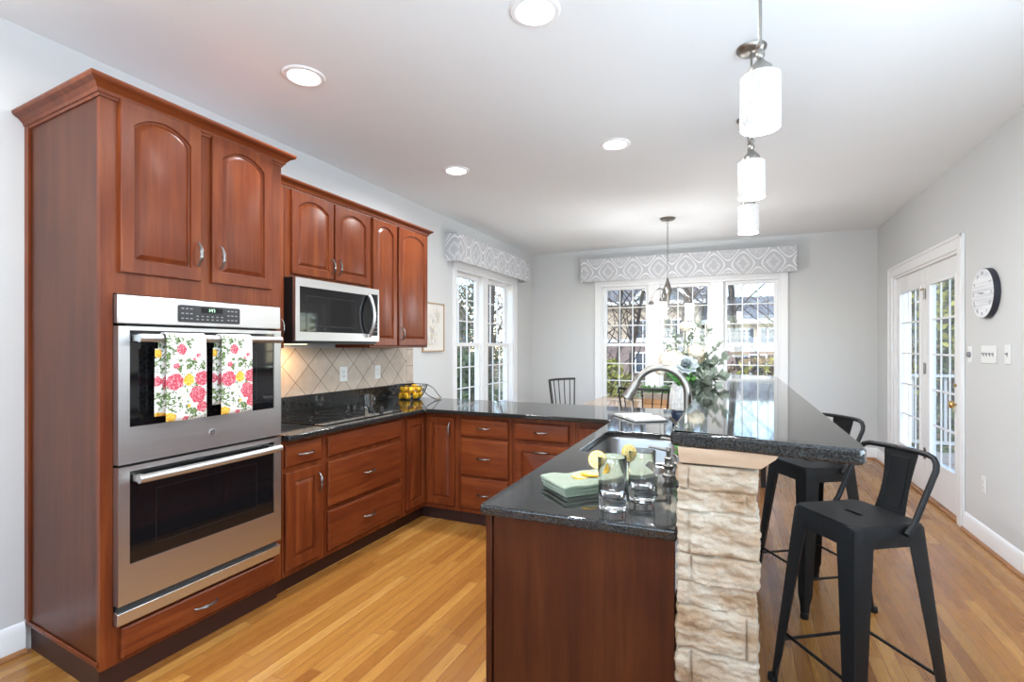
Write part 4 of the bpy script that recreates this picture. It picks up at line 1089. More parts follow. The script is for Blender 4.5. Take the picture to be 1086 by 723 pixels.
# wire basket of lemons
BX, BY = -2.645, 3.735
t = thing('wire_basket', 'dark wire basket full of lemons in the counter corner', 'basket', (BX, BY, ZC))
w = MB()
for r, z, q in ((.085, .004, .003), (.118, .045, .0018), (.138, .085, .0018), (.152, .125, .0035)):
    w.tube([(r * math.cos(2 * PI * k / 36), r * math.sin(2 * PI * k / 36), z) for k in range(36)], q, 6, closed=True)
for k in range(24):
    a = 2 * PI * k / 24; w.tube([(r * math.cos(a), r * math.sin(a), z) for r, z in ((0.01, .0035), (.085, .004), (.118, .045), (.138, .085), (.152, .125))], .0019, 5)
w.build('wires', M['wire'], t)
hd = MB()
hd.tube([(.135, -.07, .127), (.17, -.06, .10), (.205, -.03, .045), (.24, .02, .012), (.25, .06, .008)], .0035, 6).tube([(.11, .11, .127), (.155, .14, .09), (.20, .15, .03), (.24, .13, .010), (.25, .07, .008)], .0035, 6)
hd.build('folded_handle', M['wire'], t); MB().tube([(.243, .025, .011), (.252, .06, .0095), (.243, .105, .011)], .008, 8).build('handle_grip', M['planterlight'], t)
proto = None; rnd = random.Random(2)
LP = [(-.055, -.05, .034, 'at the front left of the wire basket'), (.015, -.072, .036, 'at the front of the wire basket'), (.075, -.03, .036, 'at the front right of the wire basket'), (-.06, .045, .036, 'at the back left, low in the wire basket'), (.02, .06, .036, 'at the back, low in the wire basket'), (.068, .042, .042, 'at the far right, low in the wire basket'),
      (-.075, -.005, .085, 'on the left of the heap, by the basket rim'), (-.018, -.045, .092, 'on top of the heap towards the viewer'), (.05, -.052, .088, 'on the front right of the heap'), (.085, .015, .090, 'on the right of the heap, under the basket rim'), (.02, .03, .105, 'topmost of the heap in the wire basket')]
def lemon_mesh():
    prof = [(0, -.041), (.005, -.039), (.008, -.034), (.019, -.028), (.0265, -.014), (.0285, 0), (.0265, .014), (.019, .028), (.009, .035), (.006, .042), (0, .044)]
    return MB().lathe(prof, n=20)
for x, y, z, lb in LP:
    if proto is None: o = lemon_mesh().build('lemon', M['lemon'], smooth=60); proto = o
    else: o = proto.copy(); COL.objects.link(o)
    o.location = (BX + x, BY + y, ZC + z); o.rotation_euler = (rnd.uniform(0.9, 2.2), rnd.uniform(-.5, .5), rnd.uniform(0, 6.28)); tag(o, 'yellow lemon ' + lb, 'lemon', 'lemons in the wire basket')
# measuring cup behind the knobs
t = thing('measuring_cup', 'small clear glass measuring cup behind the cooktop knobs', 'cup', (-2.575, 3.095, ZC))
MB().lathe([(0, 0), (.028, 0), (.030, .004), (.034, .095), (.036, .100), (.033, .100), (.0315, .094), (.0275, .008), (0, .007)], n=28).build('cup', M['glass'], t, smooth=50)
MB().tube([(.031, 0, .085), (.055, 0, .085), (.060, 0, .06), (.052, 0, .032), (.029, 0, .028)], .005, 8).build('handle', M['glass'], t, smooth=60)

# outlets and switches
def plate(name, label, cat, loc, rz, w, h, devs):
    t = thing(name, label, cat, loc, rz)
    MB().box(-w / 2, -.006, -h / 2, w / 2, -.0005, h / 2).build('cover_plate', M['plastic'], t, bevel=.003)
    for kind, x in devs:
        if kind == 'outlet':
            d = MB().prism(rrect(-.017, -.034, .017, .034, .006), 0, .0025).xf(Matrix.Translation((x, -.006, 0)) @ Matrix.Rotation(R90, 4, 'X')).build('receptacle', M['plastic'], t)
            s = MB()
            for z in (-.018, .018):
                s.box(x - .008, -.0092, z - .002, x - .006, -.0086, z + .008).box(x + .006, -.0092, z - .002, x + .008, -.0086, z + .007).box(x - .0022, -.0092, z - .010, x + .0022, -.0086, z - .006)
            s.build('slots', M['slot'], d, smooth=0)
        elif kind == 'toggle':
            MB().box(x - .006, -.0075, -.013, x + .006, -.006, .013).rings([[(x - .004, -.007, -.004), (x + .004, -.007, -.004), (x + .004, -.007, .006), (x - .004, -.007, .006)], [(x - .003, -.018, .005), (x + .003, -.018, .005), (x + .003, -.018, .010), (x - .003, -.018, .010)]]).build('toggle', M['button'] if kw_dark else M['plastic'], t)
        elif kind == 'dial':
            MB().lathe([(.020, 0), (.019, .014), (.016, .016), (0, .016)], n=24).xf(Matrix.Translation((x, -.006, 0)) @ Matrix.Rotation(R90, 4, 'X')).build('dimmer_knob', M['button'], t)
kw_dark = True
plate('wall_outlet', 'wider white outlet plate on the tiled splashback, behind the cooktop', 'outlet', (XL + .0095, 3.10, 1.11), R90, .085, .118, [('outlet', 0)])
plate('wall_outlet', 'slim white outlet plate on the tiled splashback, towards the lemon basket', 'outlet', (XL + .0095, 3.515, 1.108), R90, .072, .115, [('outlet', 0)])
plate('dimmer_switch', 'white dimmer plate with a round knob right beside the door casing', 'switch', (XR, 4.60, 1.27), -R90, .070, .115, [('dial', 0)])
plate('light_switch', 'wide white plate of four switches below the wall clock', 'switch', (XR, 4.315, 1.275), -R90, .215, .118, [('toggle', -.070), ('toggle', -.0235), ('toggle', .0235), ('toggle', .070)])
plate('light_switch', 'white single switch plate at the right edge of the picture', 'switch', (XR, 4.06, 1.278), -R90, .072, .118, [('toggle', 0)])
plate('wall_outlet', 'white outlet low on the right-hand wall near the baseboard', 'outlet', (XR, 4.385, .40), -R90, .072, .116, [('outlet', 0)])

# wall clock
t = thing('wall_clock', 'round whitewashed wall clock with a dark rim beside the french door', 'clock', (XR, 4.315, 1.680), -R90)
RC = .165
def disc(prof, n=64): return MB().lathe(prof, n=n).xf(Matrix.Rotation(R90, 4, 'X'))
disc([(0, .001), (RC, .001), (RC, .034), (RC - .003, .036), (0, .036)]).build('case', M['navyrim'], t)
disc([(0, .0362), (RC - .002, .0362), (RC - .003, .0375), (0, .0375)]).build('dial', M['dial'], t)
def text_mesh(body, size, align='CENTER'):
    c = bpy.data.curves.new('text', 'FONT'); c.body = body; c.size = size; c.align_x = align; c.align_y = 'CENTER'; c.extrude = .0003
    o = bpy.data.objects.new('text', c); COL.objects.link(o); dg = bpy.context.evaluated_depsgraph_get(); dg.update()
    me = bpy.data.meshes.new_from_object(o.evaluated_get(dg)); bpy.data.objects.remove(o); return me
for k, s in enumerate(('XII', 'I', 'II', 'III', 'IIII', 'V', 'VI', 'VII', 'VIII', 'IX', 'X', 'XI')):
    me = text_mesh(s, .030); me.materials.clear(); me.materials.append(M['inkgrey']); o = bpy.data.objects.new('numeral', me); COL.objects.link(o); o.parent = t
    a = k * PI / 6; o.rotation_euler = (R90, 0, 0); o.matrix_local = Matrix.Translation((.132 * math.sin(a), -.0382, .132 * math.cos(a))) @ Matrix.Rotation(a, 4, 'Y') @ Matrix.Rotation(R90, 4, 'X')
hn = MB()
for a, L, wd in ((math.radians(-85), .055, .004), (math.radians(92), .045, .003)):
    d = Vector((math.sin(a), 0, math.cos(a))); p = Vector((math.cos(a), 0, -math.sin(a))); y0 = -.040
    vs = [d * -.012 + p * wd, d * -.012 - p * wd, d * L - p * wd * .4, d * L + p * wd * .4]
    hn.rings([[(v.x, y0, v.z) for v in vs], [(v.x, y0 - .0012, v.z) for v in vs]])
hn.xf(Matrix.Identity(4)); hn.build('hands', M['slot'], t)

# framed print
t = thing('framed_print', 'framed botanical print on the wall between the end cabinet and the window', 'picture', (XL, 4.40, 1.525), R90)
fw, fh = .20, .25; f = MB(); q = .012
f.box(-fw, -.022, -fh, -fw + q, -.0005, fh).box(fw - q, -.022, -fh, fw, -.0005, fh).box(-fw + q, -.022, -fh, fw - q, -.0005, -fh + q).box(-fw + q, -.022, fh - q, fw - q, -.0005, fh)
f.build('frame', M['goldframe'], t, bevel=.001)
a = MB().box(XL + .006, 4.40 - fw + q, 1.525 - fh + q, XL + .012, 4.40 + fw - q, 1.525 + fh - q).xf(Matrix.Translation((-XL, -4.40, -1.525))).build('print', M['artpaper'], t); a.rotation_euler = (0, 0, -R90)

# pelmets over the two windows
t = thing('window_valance', 'long grey ogee-print valance box above the triple back window', 'valance', ((-2.035 + .69) / 2, YB - .07, 2.405))
w2, hh = (2.035 + .69) / 2, .160
v = MB().box(-w2, -.07, -hh, w2, -.062, hh).box(-w2, -.062, -hh, -w2 + .008, .0695, hh).box(w2 - .008, -.062, -hh, w2, .0695, hh).box(-w2 + .008, -.062, hh - .008, w2 - .008, .0695, hh)
v.build('fabric_front', M['valance'], t, bevel=.004)
t = thing('window_valance', 'shorter grey ogee-print valance box above the left-hand window', 'valance', (XL + .08, (4.65 + 6.66) / 2, 2.387), R90)
w2, hh = (6.66 - 4.65) / 2, .150
v = MB().box(-w2, -.08, -hh, .15, -.072, hh).box(.153, -.08, -hh, w2, -.072, hh).box(-w2, -.072, -hh, -w2 + .008, .0795, hh).box(w2 - .008, -.072, -hh, w2, .0795, hh).box(-w2 + .008, -.072, hh - .008, w2 - .008, .0795, hh)
v.build('fabric_front', M['valance'], t, bevel=.003)

# pendants over the bar
def pendant(label, x, y):
    t = thing('pendant_lamp', label, 'pendant light', (x, y, 0), 0, 'crackle glass pendants over the bar')
    MB().lathe([(.010, HC - .026), (.050, HC - .022), (.064, HC - .010), (.066, HC - .0005)], n=32).build('canopy', M['nickel'], t)
    MB().tube([(0, 0, 2.285), (0, 0, HC - .024)], .0055, 10).build('rod', M['nickel'], t)
    MB().lathe([(.006, 2.300), (.011, 2.290), (.013, 2.282), (.008, 2.274), (.012, 2.266), (.014, 2.256), (.009, 2.246), (.012, 2.240), (.022, 2.228), (.034, 2.216), (.038, 2.204), (.038, 2.196), (.030, 2.192)], n=28).build('socket_cap', M['nickel'], t)
    MB().lathe([(.030, 2.191), (.056, 2.190), (.060, 2.186), (.060, 2.030), (.0575, 2.022), (.0555, 2.026), (.0565, 2.184), (.030, 2.187)], n=40).build('glass_shade', M['shade'], t, smooth=50)
    b = MB().lathe([(0, 2.075), (.018, 2.085), (.026, 2.105), (.022, 2.135), (.012, 2.165), (.012, 2.186)], n=20).build('bulb', M['diffuser'], t)
    l = light('pendant_glow', 'POINT', (0, 0, 2.0), 11, (.97, .98, 1), shadow_soft_size=.05); l.parent = t
pendant('nearest and largest glowing glass pendant lamp over the bar', .072, 1.79)
pendant('middle glass pendant lamp of the row of three over the bar', .068, 2.605)
pendant('farthest and smallest glass pendant lamp over the bar', .072, 3.415)

# dining corner
t = thing('chandelier', 'three-armed chandelier with white glass shades over the dining table', 'chandelier', (-.675, 5.70, 0))
MB().lathe([(.012, HC - .03), (.07, HC - .02), (.085, HC - .0005)], n=32).build('canopy', M['nickel'], t)
ch = MB(); z = HC - .028; k = 0
while z > 2.085:
    a = k % 2 * PI / 2; ch.tube([(.009 * math.cos(u) * math.cos(a), .009 * math.cos(u) * math.sin(a), z - .016 + .018 * math.sin(u)) for u in [i * PI / 5 for i in range(10)]], .0026, 5, closed=True); z -= .029; k += 1
ch.build('chain', M['nickel'], t)
MB().lathe([(0, 2.075), (.010, 2.065), (.014, 2.04), (.030, 1.99), (.046, 1.93), (.040, 1.90), (.026, 1.87), (.030, 1.84), (.018, 1.79), (.010, 1.76), (.014, 1.745), (0, 1.725)], n=28).build('centre_body', M['nickel'], t)
for i, ph in enumerate((90, 210, 330)):
    a = math.radians(ph) ; d = Vector((math.sin(a) * math.cos(THETA) - math.cos(a) * math.sin(THETA), math.sin(a) * math.sin(THETA) + math.cos(a) * math.cos(THETA), 0)); R = .24
    pts = [d * r + Vector((0, 0, z)) for r, z in ((.03, 1.90), (.07, 1.955), (.12, 1.97), (.17, 1.94), (.21, 1.885), (.24, 1.87), (.24, 1.82))]
    MB().tube(pts, .007, 8).build('arm', M['nickel'], t, smooth=60)
    c = d * R
    MB().lathe([(.010, 1.835), (.026, 1.83), (.030, 1.805), (.022, 1.796)], (c.x, c.y, 0), 20).build('socket_cap', M['nickel'], t)
    MB().lathe([(.020, 1.797), (.046, 1.795), (.050, 1.79), (.048, 1.615), (.045, 1.613), (.045, 1.785), (.020, 1.79)], (c.x, c.y, 0), 28).build('glass_shade', M['shade_white'], t, smooth=50)
l = light('chandelier_glow', 'POINT', (0, 0, 1.62), 26, (.97, .98, 1), shadow_soft_size=.12); l.parent = t
def table():
    t = thing('dining_table', 'light wooden dining table by the back window', 'table', (-.60, 5.74, 0))
    MB().box(-.92, -.50, .672, .92, .50, .702).build('tabletop', M['tabletop'], t, bevel=.005)
    for q in ((-.82, -.41, .82, -.39), (-.82, .39, .82, .41), (-.82, -.389, -.80, .389), (.80, -.389, .82, .389)):
        MB().box(q[0], q[1], .60, q[2], q[3], .6715).build('apron', M['spindle'], t)
    for sx in (-1, 1):
        for sy in (-1, 1):
            MB().rings([[(sx * .84 + a * r, sy * .43 + b * r, z) for a, b in ((-1, -1), (1, -1), (1, 1), (-1, 1))] for z, r in ((.001, .02), (.672, .034))]).build('leg', M['spindle'], t, bevel=.003)
table()
def chair(label, x, y, rz):
    t = thing('dining_chair', label, 'chair', (x, y, 0), rz, 'black spindle-back dining chairs')
    # seat centre at origin, back towards -y
    MB().rings([[(px, py, z) for px, py in rrect(-a, -b, a, b, .06)] for z, a, b in ((.395, .19, .19), (.405, .205, .20), (.42, .205, .20), (.425, .195, .19))]).build('seat', M['spindle'], t)
    for sx, sy in ((1, 1), (1, -1), (-1, 1), (-1, -1)):
        MB().tube([(sx * .22, sy * .22, .001), (sx * .16, sy * .15, .397)], [.011, .017], 10).build('leg', M['spindle'], t)
    W2 = .235
    def back(u, z): # u -1..1
        return (W2 * math.sin(u * 1.15) / math.sin(1.15) * (.86 + .14 * (z - .42) / .5), -.185 - .05 * (z - .42) / .5 + .10 * (1 - math.cos(u * 1.15)), z)
    MB().rings([[Vector(back(u, .925)) + Vector((0, dy, dz)) for dy, dz in ((-.009, -.014), (.009, -.014), (.009, .012), (-.009, .012))] for u in [-1.04 + 2.08 * i / 20 for i in range(21)]]).build('crest_rail', M['spindle'], t, bevel=.003)
    for i in range(7):
        u = -1 + 2 * i / 6; MB().tube([back(u * .86, .42), back(u, .918)], .0085 if abs(u) > .9 else .006, 8).build('spindle', M['spindle'], t)
chair('black spindle-back chair at the left end of the dining table', -1.77, 5.80, -R90 - .4)
chair('black spindle-back chair on the near side of the table, seen through the faucet arch', -.80, 5.06, 0)
t = thing('planter_box', 'low wooden planter box on the dining table', 'planter', (-.77, 5.66, .7025))
MB().box(-.15, -.06, 0, .15, .06, .055).build('wooden_base', M['planter'], t, bevel=.003)
MB().box(-.145, -.055, .0555, .145, .055, .115).build('grey_trough', M['planterlight'], t, bevel=.003)
t = thing('table_plant', 'leafy green plant growing out of the planter box on the table', 'plant', (-.77, 5.66, .8185))
lf = MB(); rnd = random.Random(8)
for k in range(150):
    p = Vector((rnd.uniform(-.14, .14), rnd.uniform(-.05, .05), 0)); d = Vector((rnd.uniform(-.6, .6), rnd.uniform(-.6, .6), 1)).normalized(); u = d.orthogonal().normalized(); u.rotate(Matrix.Rotation(rnd.uniform(0, 6), 3, d)); L = rnd.uniform(.04, .10)
    lf.quad(p, p + d * L * .6 + u * .012, p + d * L, p + d * L * .6 - u * .012)
lf.build('leaves', M['leaf'], t, smooth=0, recalc=False)

# ---------------------------------------------------------------- outdoors
struct(MB().box(-60, YB + .6, -1.3, 60, 90, -1.1).build('ground_back', M['lawn'], smooth=0))
struct(MB().box(-60, -10, -1.3, XL - .6, YB + .6, -1.1).build('ground_left', M['lawn'], smooth=0))
struct(MB().box(XR + .6, -10, -1.3, 60, YB + .6, -1.1).build('ground_right', M['lawn'], smooth=0))
def house(label, x0, x1, y, z0, z1, ridge, depth, wallm, lower, wins, gables):
    t = thing('neighbour_house', label, 'house', (0, 0, 0))
    zm = z0 + (z1 - z0) * .48
    MB().box(x0, y, z0, x1, y + depth, zm).build('lower_wall', M[lower], t, smooth=0)
    MB().box(x0, y, zm + .001, x1, y + depth, z1).build('upper_wall', M[wallm], t, smooth=0)
    MB().box(x0 - .05, y - .08, zm - .12, x1 + .05, y - .001, zm + .12).build('band_board', M['white'], t, smooth=0)
    MB().rings([[(x0 - .5, y - .5, z1), (x0 - .5, y + depth / 2, ridge), (x0 - .5, y + depth + .5, z1)], [(x1 + .5, y - .5, z1), (x1 + .5, y + depth / 2, ridge), (x1 + .5, y + depth + .5, z1)]]).build('roof', M['roof'], t, smooth=0)
    MB().box(x0 - .5, y - .62, z1 - .22, x1 + .5, y - .51, z1 + .05).build('fascia', M['white'], t, smooth=0)
    for gx, gw, gz0, gz1 in gables:
        g = MB().rings([[(gx - gw, y - .6, gz0), (gx + gw, y - .6, gz0), (gx, y - .6, gz1)], [(gx - gw, y + 3, gz0), (gx + gw, y + 3, gz0), (gx, y + 3, gz1)]]).build('gable', M['greywall'], t, smooth=0)
        r = MB()
        for s in (-1, 1):
            r.rings([[(gx + s * (gw + .35), y - .85, gz0 - .25), (gx + s * (gw + .35), y - .85, gz0 + .05), (gx, y - .85, gz1 + .35), (gx, y - .85, gz1 + .05)], [(gx + s * (gw + .35), y + 3, gz0 - .25), (gx + s * (gw + .35), y + 3, gz0 + .05), (gx, y + 3, gz1 + .35), (gx, y + 3, gz1 + .05)]])
        r.build('gable_trim', M['white'], g, smooth=0)
    for wx, wz, ww, wh in wins:
        f = MB().box(wx - ww / 2 - .1, y - .06, wz - .1, wx + ww / 2 + .1, y - .001, wz + wh + .1).build('window', M['white'], t, smooth=0)
        MB().box(wx - ww / 2, y - .08, wz, wx - .04, y - .061, wz + wh).box(wx + .04, y - .08, wz, wx + ww / 2, y - .061, wz + wh).build('pane', M['farpane'], f, smooth=0)
        MB().box(wx - ww / 2 - .55, y - .05, wz - .05, wx - ww / 2 - .12, y - .001, wz + wh + .05).box(wx + ww / 2 + .12, y - .05, wz - .05, wx + ww / 2 + .55, y - .001, wz + wh + .05).build('shutter', M['shutter'], f, smooth=0)
house('tan and brick two-storey neighbour house seen through the back window', -17, -2.6, 42, -1.1, 4.9, 8.0, 9, 'siding', 'brick',
      [(-6.9, -.75, 1.1, 1.5), (-6.9, 2.0, 1.1, 1.4), (-4.1, 2.0, 1.0, 1.4), (-4.1, -.75, 1.0, 1.5), (-11.5, 2.0, 1.1, 1.4)], [(-5.4, 2.0, 4.9, 7.0)])
house('lower tan neighbour house at the right of the back window view', -2.2, 5.5, 44, -1.1, 3.4, 5.6, 8, 'siding', 'brick',
      [(.2, 1.45, 1.1, 1.2), (2.9, 1.45, 1.1, 1.2), (1.6, -.8, 1.1, 1.4)], [])
house('grey neighbour house far beyond the left-hand window', -52, -36, 58, -1.1, 4.6, 7.5, 8, 'greywall', 'brick', [(-42, 1.8, 1.1, 1.4), (-46, 1.8, 1.1, 1.4), (-39, -.6, 1.1, 1.4)], [])
house('pale neighbour house glimpsed through the french door', 14, 30, 52, -1.1, 5.0, 8.0, 8, 'greywall', 'siding', [(18, 2, 1.1, 1.4), (22, 2, 1.1, 1.4), (26, 2, 1.1, 1.4)], [])

def tree(label, x, y, h, r, seed, mat='bark', lean=(0, 0), depth=4, spread=.55, twigs=True, leafm=None, nleaf=0, zb=-1.1, fork=.35):
    rnd = random.Random(seed); t = thing('bare_tree' if not leafm else 'leafy_tree', label, 'tree', (x, y, zb))
    tr, br, lf = MB(), MB(), MB()
    def limb(mb, p, d, L, r0, lev):
        n = 5 if lev < 2 else 3; pts = [p.copy()]; rad = [r0]; q = p.copy(); dd = d.copy()
        for i in range(n):
            dd = (dd + Vector((rnd.uniform(-1, 1), rnd.uniform(-1, 1), rnd.uniform(-.4, .7))) * (.14 if lev == 0 else .26)).normalized()
            q = q + dd * L / n; pts.append(q.copy()); rad.append(max(r0 * (1 - (.55 if lev == 0 else .75) * (i + 1) / n), .0035))
        mb.tube(pts, rad, 8 if lev == 0 else (5 if lev == 1 else 3))
        if leafm and lev >= 2:
            for _ in range(nleaf):
                c = pts[-1] + Vector((rnd.gauss(0, .22), rnd.gauss(0, .22), rnd.gauss(0, .18))); a = Vector((rnd.uniform(-1, 1), rnd.uniform(-1, 1), rnd.uniform(-1, 1))).normalized(); u = a.orthogonal().normalized(); s = rnd.uniform(.04, .09)
                lf.quad(c - a * s, c + u * s * .6, c + a * s, c - u * s * .6)
        if lev >= depth: return
        k = (18 if lev == 0 else 8 if lev == 1 else 4)
        for i in range(k):
            s = fork + (1 - fork) * (i + rnd.random()) / k if lev == 0 else .25 + .75 * (i + rnd.random()) / k
            j = min(n - 1, int(s * n)); f = s * n - j; bp = pts[j].lerp(pts[j + 1], min(1, f)); a = rnd.uniform(0, 2 * PI)
            side = Vector((math.cos(a), math.sin(a), 0)); nd = (d * (1 - spread) + side * spread * 1.2 + Vector((0, 0, .15))).normalized()
            limb(br, bp, nd, L * rnd.uniform(.34, .55), max(rad[j] * rnd.uniform(.22, .42), .005), lev + 1)
    limb(tr, Vector((0, 0, 0)), Vector((lean[0], lean[1], 1)).normalized(), h, r, 0)
    tr.build('trunk', M[mat], t, smooth=60); br.build('branches', M[mat], t, smooth=0, recalc=False)
    if leafm: lf.build('leaves', M[leafm], t, smooth=0, recalc=False)
tree('dark leaning tree in front of the house, right part of the back window', .42, 13.5, 7.5, .108, 21, lean=(-.07, 0), depth=3, fork=.30, spread=.62)
tree('thin bare tree at the left edge of the back window', -3.12, 13.6, 6.0, .060, 5, depth=3, fork=.28, spread=.5)
tree('thin bare tree with a slight lean in the left part of the back window', -2.72, 14.2, 6.2, .065, 9, lean=(.03, 0), depth=3, fork=.3, spread=.5)
tree('bare many-branched tree behind the middle of the back window', -1.55, 19.0, 8.5, .12, 14, 'barkpale', depth=3, fork=.2, spread=.6)
tree('bare tree farther off to the right of the dark leaning tree', 2.3, 20.0, 8.5, .12, 33, 'barkpale', depth=3, fork=.2, spread=.6)
tree('tall dark trunk seen through the left-hand window', -5.55, 11.3, 8.5, .125, 41, depth=3, fork=.18, spread=.6)
tree('pale forked tree beyond the left-hand window', -7.4, 12.6, 7.0, .07, 44, 'barkpale', depth=3, fork=.15, spread=.6)
tree('leafy tree outside the left-hand window', -10.5, 14.5, 6.0, .11, 47, 'bark', depth=2, fork=.2, spread=.7, leafm='eleaf', nleaf=16)
tree('leafy tree outside the french door', 4.6, 12.4, 5.5, .10, 51, 'bark', depth=2, fork=.2, spread=.7, leafm='eleaf', nleaf=16)
tree('bare tree beyond the deck railing', 3.4, 14.5, 6.5, .08, 53, 'barkpale', depth=3, fork=.2, spread=.6)
tree('yellow-green leafy tree far behind the deck', 7.5, 19.0, 6.5, .12, 58, 'bark', depth=2, fork=.2, spread=.7, leafm='yleaf', nleaf=14)
tree('bare tree between the house and the left edge of the back window', -6.8, 24.0, 9.0, .13, 62, 'barkpale', depth=3, fork=.2, spread=.6)
def shrub(label, x, y, w, d, h, mat, n, seed, zb=-1.1, leaf=.055):
    rnd = random.Random(seed); t = thing('garden_shrub', label, 'shrub', (x, y, zb)); lf, st = MB(), MB()
    for k in range(n):
        a = rnd.uniform(0, 2 * PI); q = rnd.random() ** .45; zz = rnd.random() ** .8
        R = (1 - max(0, zz - .45) ** 2 * 2.2); c = Vector((w * q * R * math.cos(a), d * q * R * math.sin(a), h * zz + .03 * rnd.uniform(-1, 1)))
        v = Vector((rnd.uniform(-1, 1), rnd.uniform(-1, 1), rnd.uniform(-.6, 1))).normalized(); u = v.orthogonal().normalized(); s = leaf * rnd.uniform(.6, 1.4)
        lf.quad(c - v * s, c + u * s * .6, c + v * s, c - u * s * .6)
    for k in range(26):
        a = rnd.uniform(0, 2 * PI); st.tube([(0, 0, 0), (w * .4 * math.cos(a), d * .4 * math.sin(a), h * .5), (w * .8 * math.cos(a + .3), d * .8 * math.sin(a + .3), h * rnd.uniform(.7, 1.02))], [.018, .012, .005], 4)
    lf.build('leaves', M[mat], t, smooth=0, recalc=False); st.build('stem', M['bark'], t, smooth=0)
shrub('yellow flowering shrub low in the left part of the back window', -2.9, 11.8, 1.0, .7, 2.1, 'yleaf', 1600, 1)
shrub('yellow-green shrub beyond the thin trees, left of the back window', -4.6, 15.5, 1.4, .9, 2.3, 'yleaf', 1500, 2)
shrub('green shrub behind the flower vase, middle of the back window', -1.1, 12.2, .9, .7, 1.9, 'eleaf', 1100, 3)
shrub('brown dry hedge low in the right part of the back window', 1.0, 16.0, 2.2, .8, 2.1, 'bleaf', 2400, 4)
shrub('brown undergrowth behind the middle of the back window', -1.6, 17.0, 1.9, .9, 2.0, 'bleaf', 1800, 5)
shrub('small evergreen bush at the right end of the back window', .95, 11.5, .6, .5, 1.5, 'eleaf', 800, 6)
shrub('dense evergreen bush right outside the left-hand window', -5.1, 9.0, .8, .9, 2.3, 'eleaf', 1900, 7)
shrub('dark evergreen hedge beyond the left-hand window', -7.6, 10.9, 1.3, .9, 2.2, 'eleaf', 2300, 8)
shrub('brown thicket far beyond the left-hand window', -12.5, 18.5, 4.5, 1.2, 5.2, 'bleaf', 4200, 9)
shrub('olive thicket at the left of the left-hand window', -9.6, 12.4, 1.4, .9, 3.1, 'yleaf', 1500, 10)
shrub('evergreen bush beyond the deck railing', 3.6, 10.6, .9, .9, 2.9, 'eleaf', 2000, 11)
shrub('brown bush between the deck and the leafy tree', 5.4, 15.4, 1.6, .9, 2.8, 'bleaf', 1700, 12)
shrub('yellow-green bush beyond the far end of the deck', 2.7, 12.0, .7, .7, 2.3, 'yleaf', 1000, 13)
# the deck outside the french door
t = thing('garden_deck', 'grey wooden deck outside the french door', 'deck', (0, 0, 0))
fl = MB()
for k in range(34): fl.box(1.72, 3.4 + k * .145, -.10, 4.3, 3.4 + k * .145 + .138, -.06)
fl.build('deck_boards', M['deckwood'], t, smooth=0)
sb = MB()
for x in (1.8, 3.0, 4.2):
    for y in (3.5, 5.8, 8.1): sb.box(x - .06, y - .06, -1.1, x + .06, y + .06, -.101)
sb.build('support_post', M['deckwood'], t, smooth=0)
t = thing('deck_railing', 'pale deck railing with thin balusters beyond the french door', 'railing', (0, 0, 0))
p0 = [(1.78, 8.22), (4.22, 8.22)]; 
for x in (1.80, 3.0, 4.22): MB().box(x - .045, 8.17, -.06, x + .045, 8.26, 1.02).build('post', M['railpaint'], t)
for y in (3.5, 5.1, 6.7): MB().box(4.175, y - .045, -.06, 4.265, y + .045, 1.02).build('post', M['railpaint'], t)
MB().box(1.75, 8.15, .93, 4.3, 8.28, .965).box(4.16, 3.4, .93, 4.28, 8.149, .965).build('handrail', M['railpaint'], t)
MB().box(1.85, 8.20, .06, 4.17, 8.235, .10).box(4.205, 3.5, .06, 4.235, 8.16, .10).build('bottom_rail', M['railpaint'], t)
for k in range(20):
    x = 1.90 + k * .115
    if abs(x - 3.0) > .06: MB().box(x - .015, 8.20, .101, x + .015, 8.23, .929).build('baluster', M['railpaint'], t)
for k in range(36):
    y = 3.62 + k * .125
    if min(abs(y - 5.1), abs(y - 6.7)) > .06: MB().box(4.205, y - .015, .101, 4.235, y + .015, .929).build('baluster', M['railpaint'], t)

tree('tall bare tree far behind the house lawn, middle of the back window', -3.9, 30, 11, .15, 71, 'barkpale', depth=3, fork=.15, spread=.6)
tree('bare tree at the right end of the back window, near the hedge', 1.35, 15.2, 7.0, .07, 73, depth=3, fork=.15, spread=.6)
tree('leafy tree far behind the evergreen hedge, left-hand window', -14.5, 20.5, 7.0, .14, 75, 'bark', depth=2, fork=.15, spread=.7, leafm='eleaf', nleaf=18)
tree('yellow-green tree just beyond the far end of the deck', 3.0, 11.2, 4.6, .08, 77, 'bark', depth=2, fork=.15, spread=.7, leafm='yleaf', nleaf=14)
shrub('evergreen hedge at the near side of the left-hand window', -4.3, 7.6, .6, .8, 2.2, 'eleaf', 1500, 14)
shrub('evergreen screen behind the yellow-green tree by the deck', 4.4, 16.5, 2.2, 1.0, 4.2, 'eleaf', 3200, 15)

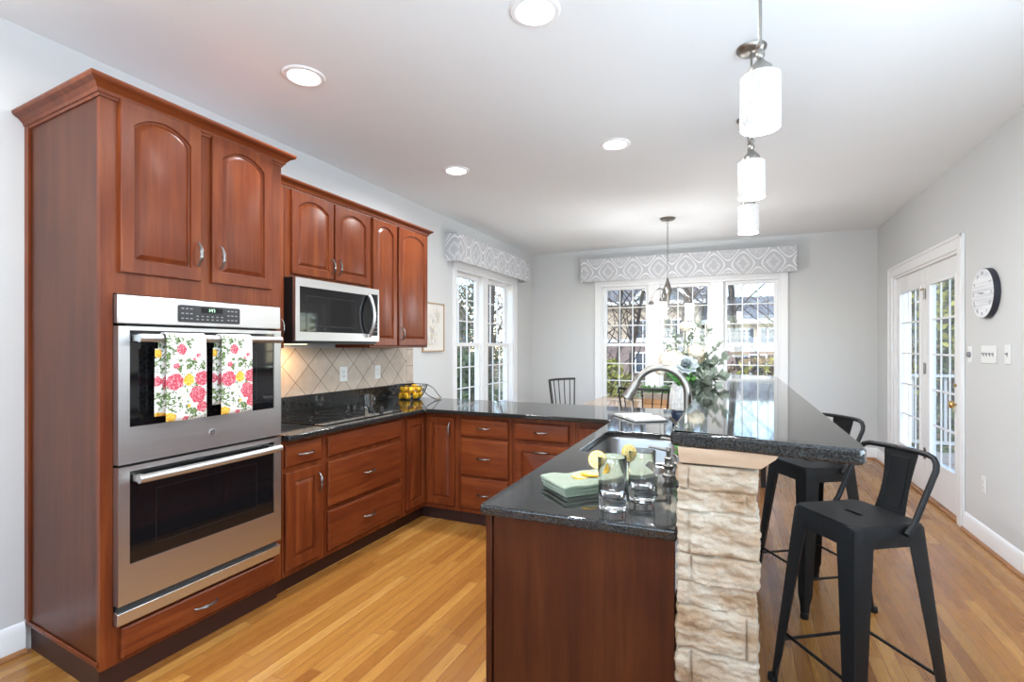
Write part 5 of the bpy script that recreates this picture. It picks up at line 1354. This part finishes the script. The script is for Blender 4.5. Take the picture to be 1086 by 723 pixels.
def conifer(label, x, y, h, w, seed):
    rnd = random.Random(seed); t = thing('evergreen_tree', label, 'tree', (x, y, -1.1)); lf, st = MB(), MB()
    st.tube([(0, 0, 0), (0, 0, h * .95)], [.12, .02], 7)
    for k in range(int(h * 20)):
        zz = h * (.08 + .9 * (k / (h * 20))); L = w * (1.05 - zz / h) * rnd.uniform(.7, 1.1); a = rnd.uniform(0, 2 * PI); d = Vector((math.cos(a), math.sin(a), -.18))
        st.tube([(0, 0, zz), d * L + Vector((0, 0, zz))], [.015, .004], 3)
        for _ in range(22):
            q = d * L * rnd.uniform(.2, 1.05) + Vector((rnd.gauss(0, .07), rnd.gauss(0, .07), zz + rnd.gauss(0, .07))); v = (d + Vector((rnd.uniform(-.8, .8), rnd.uniform(-.8, .8), rnd.uniform(-.5, .5)))).normalized(); u = v.orthogonal().normalized(); u.rotate(Matrix.Rotation(rnd.uniform(0, 6), 3, v)); s = rnd.uniform(.06, .12)
            lf.quad(q - v * s, q + u * s * .35, q + v * s, q - u * s * .35)
    lf.build('foliage', M['eleaf'], t, smooth=0, recalc=False); st.build('trunk', M['bark'], t, smooth=0)
conifer('tall evergreen at the left of the left-hand window view', -8.9, 11.2, 3.7, 1.3, 3)
conifer('tall evergreen behind the dark trunk, left-hand window', -7.6, 14.6, 4.8, 1.6, 4)
conifer('tall evergreen farther back in the left-hand window view', -11.6, 18.0, 5.6, 1.9, 5)
conifer('evergreen at the right side of the left-hand window view', -5.6, 14.2, 4.4, 1.2, 6)
conifer('evergreen behind the porch, seen through the french door', 5.6, 17.5, 5.2, 1.7, 7)
tree('many-twigged bare tree before the house, left part of the back window', -4.2, 17.5, 7.5, .085, 81, depth=3, fork=.12, spread=.62)
tree('many-twigged bare tree before the house, middle of the back window', -1.0, 15.5, 6.5, .07, 83, 'barkpale', depth=3, fork=.15, spread=.62)

shrub('distant wooded bank to the left of the tan house', -20.0, 33.0, 9.0, 2.0, 7.0, 'bleaf', 5200, 21, leaf=.12)
shrub('distant wooded bank far beyond the left-hand window', -33.0, 34.0, 10.0, 2.5, 7.5, 'eleaf', 5200, 22, leaf=.14)
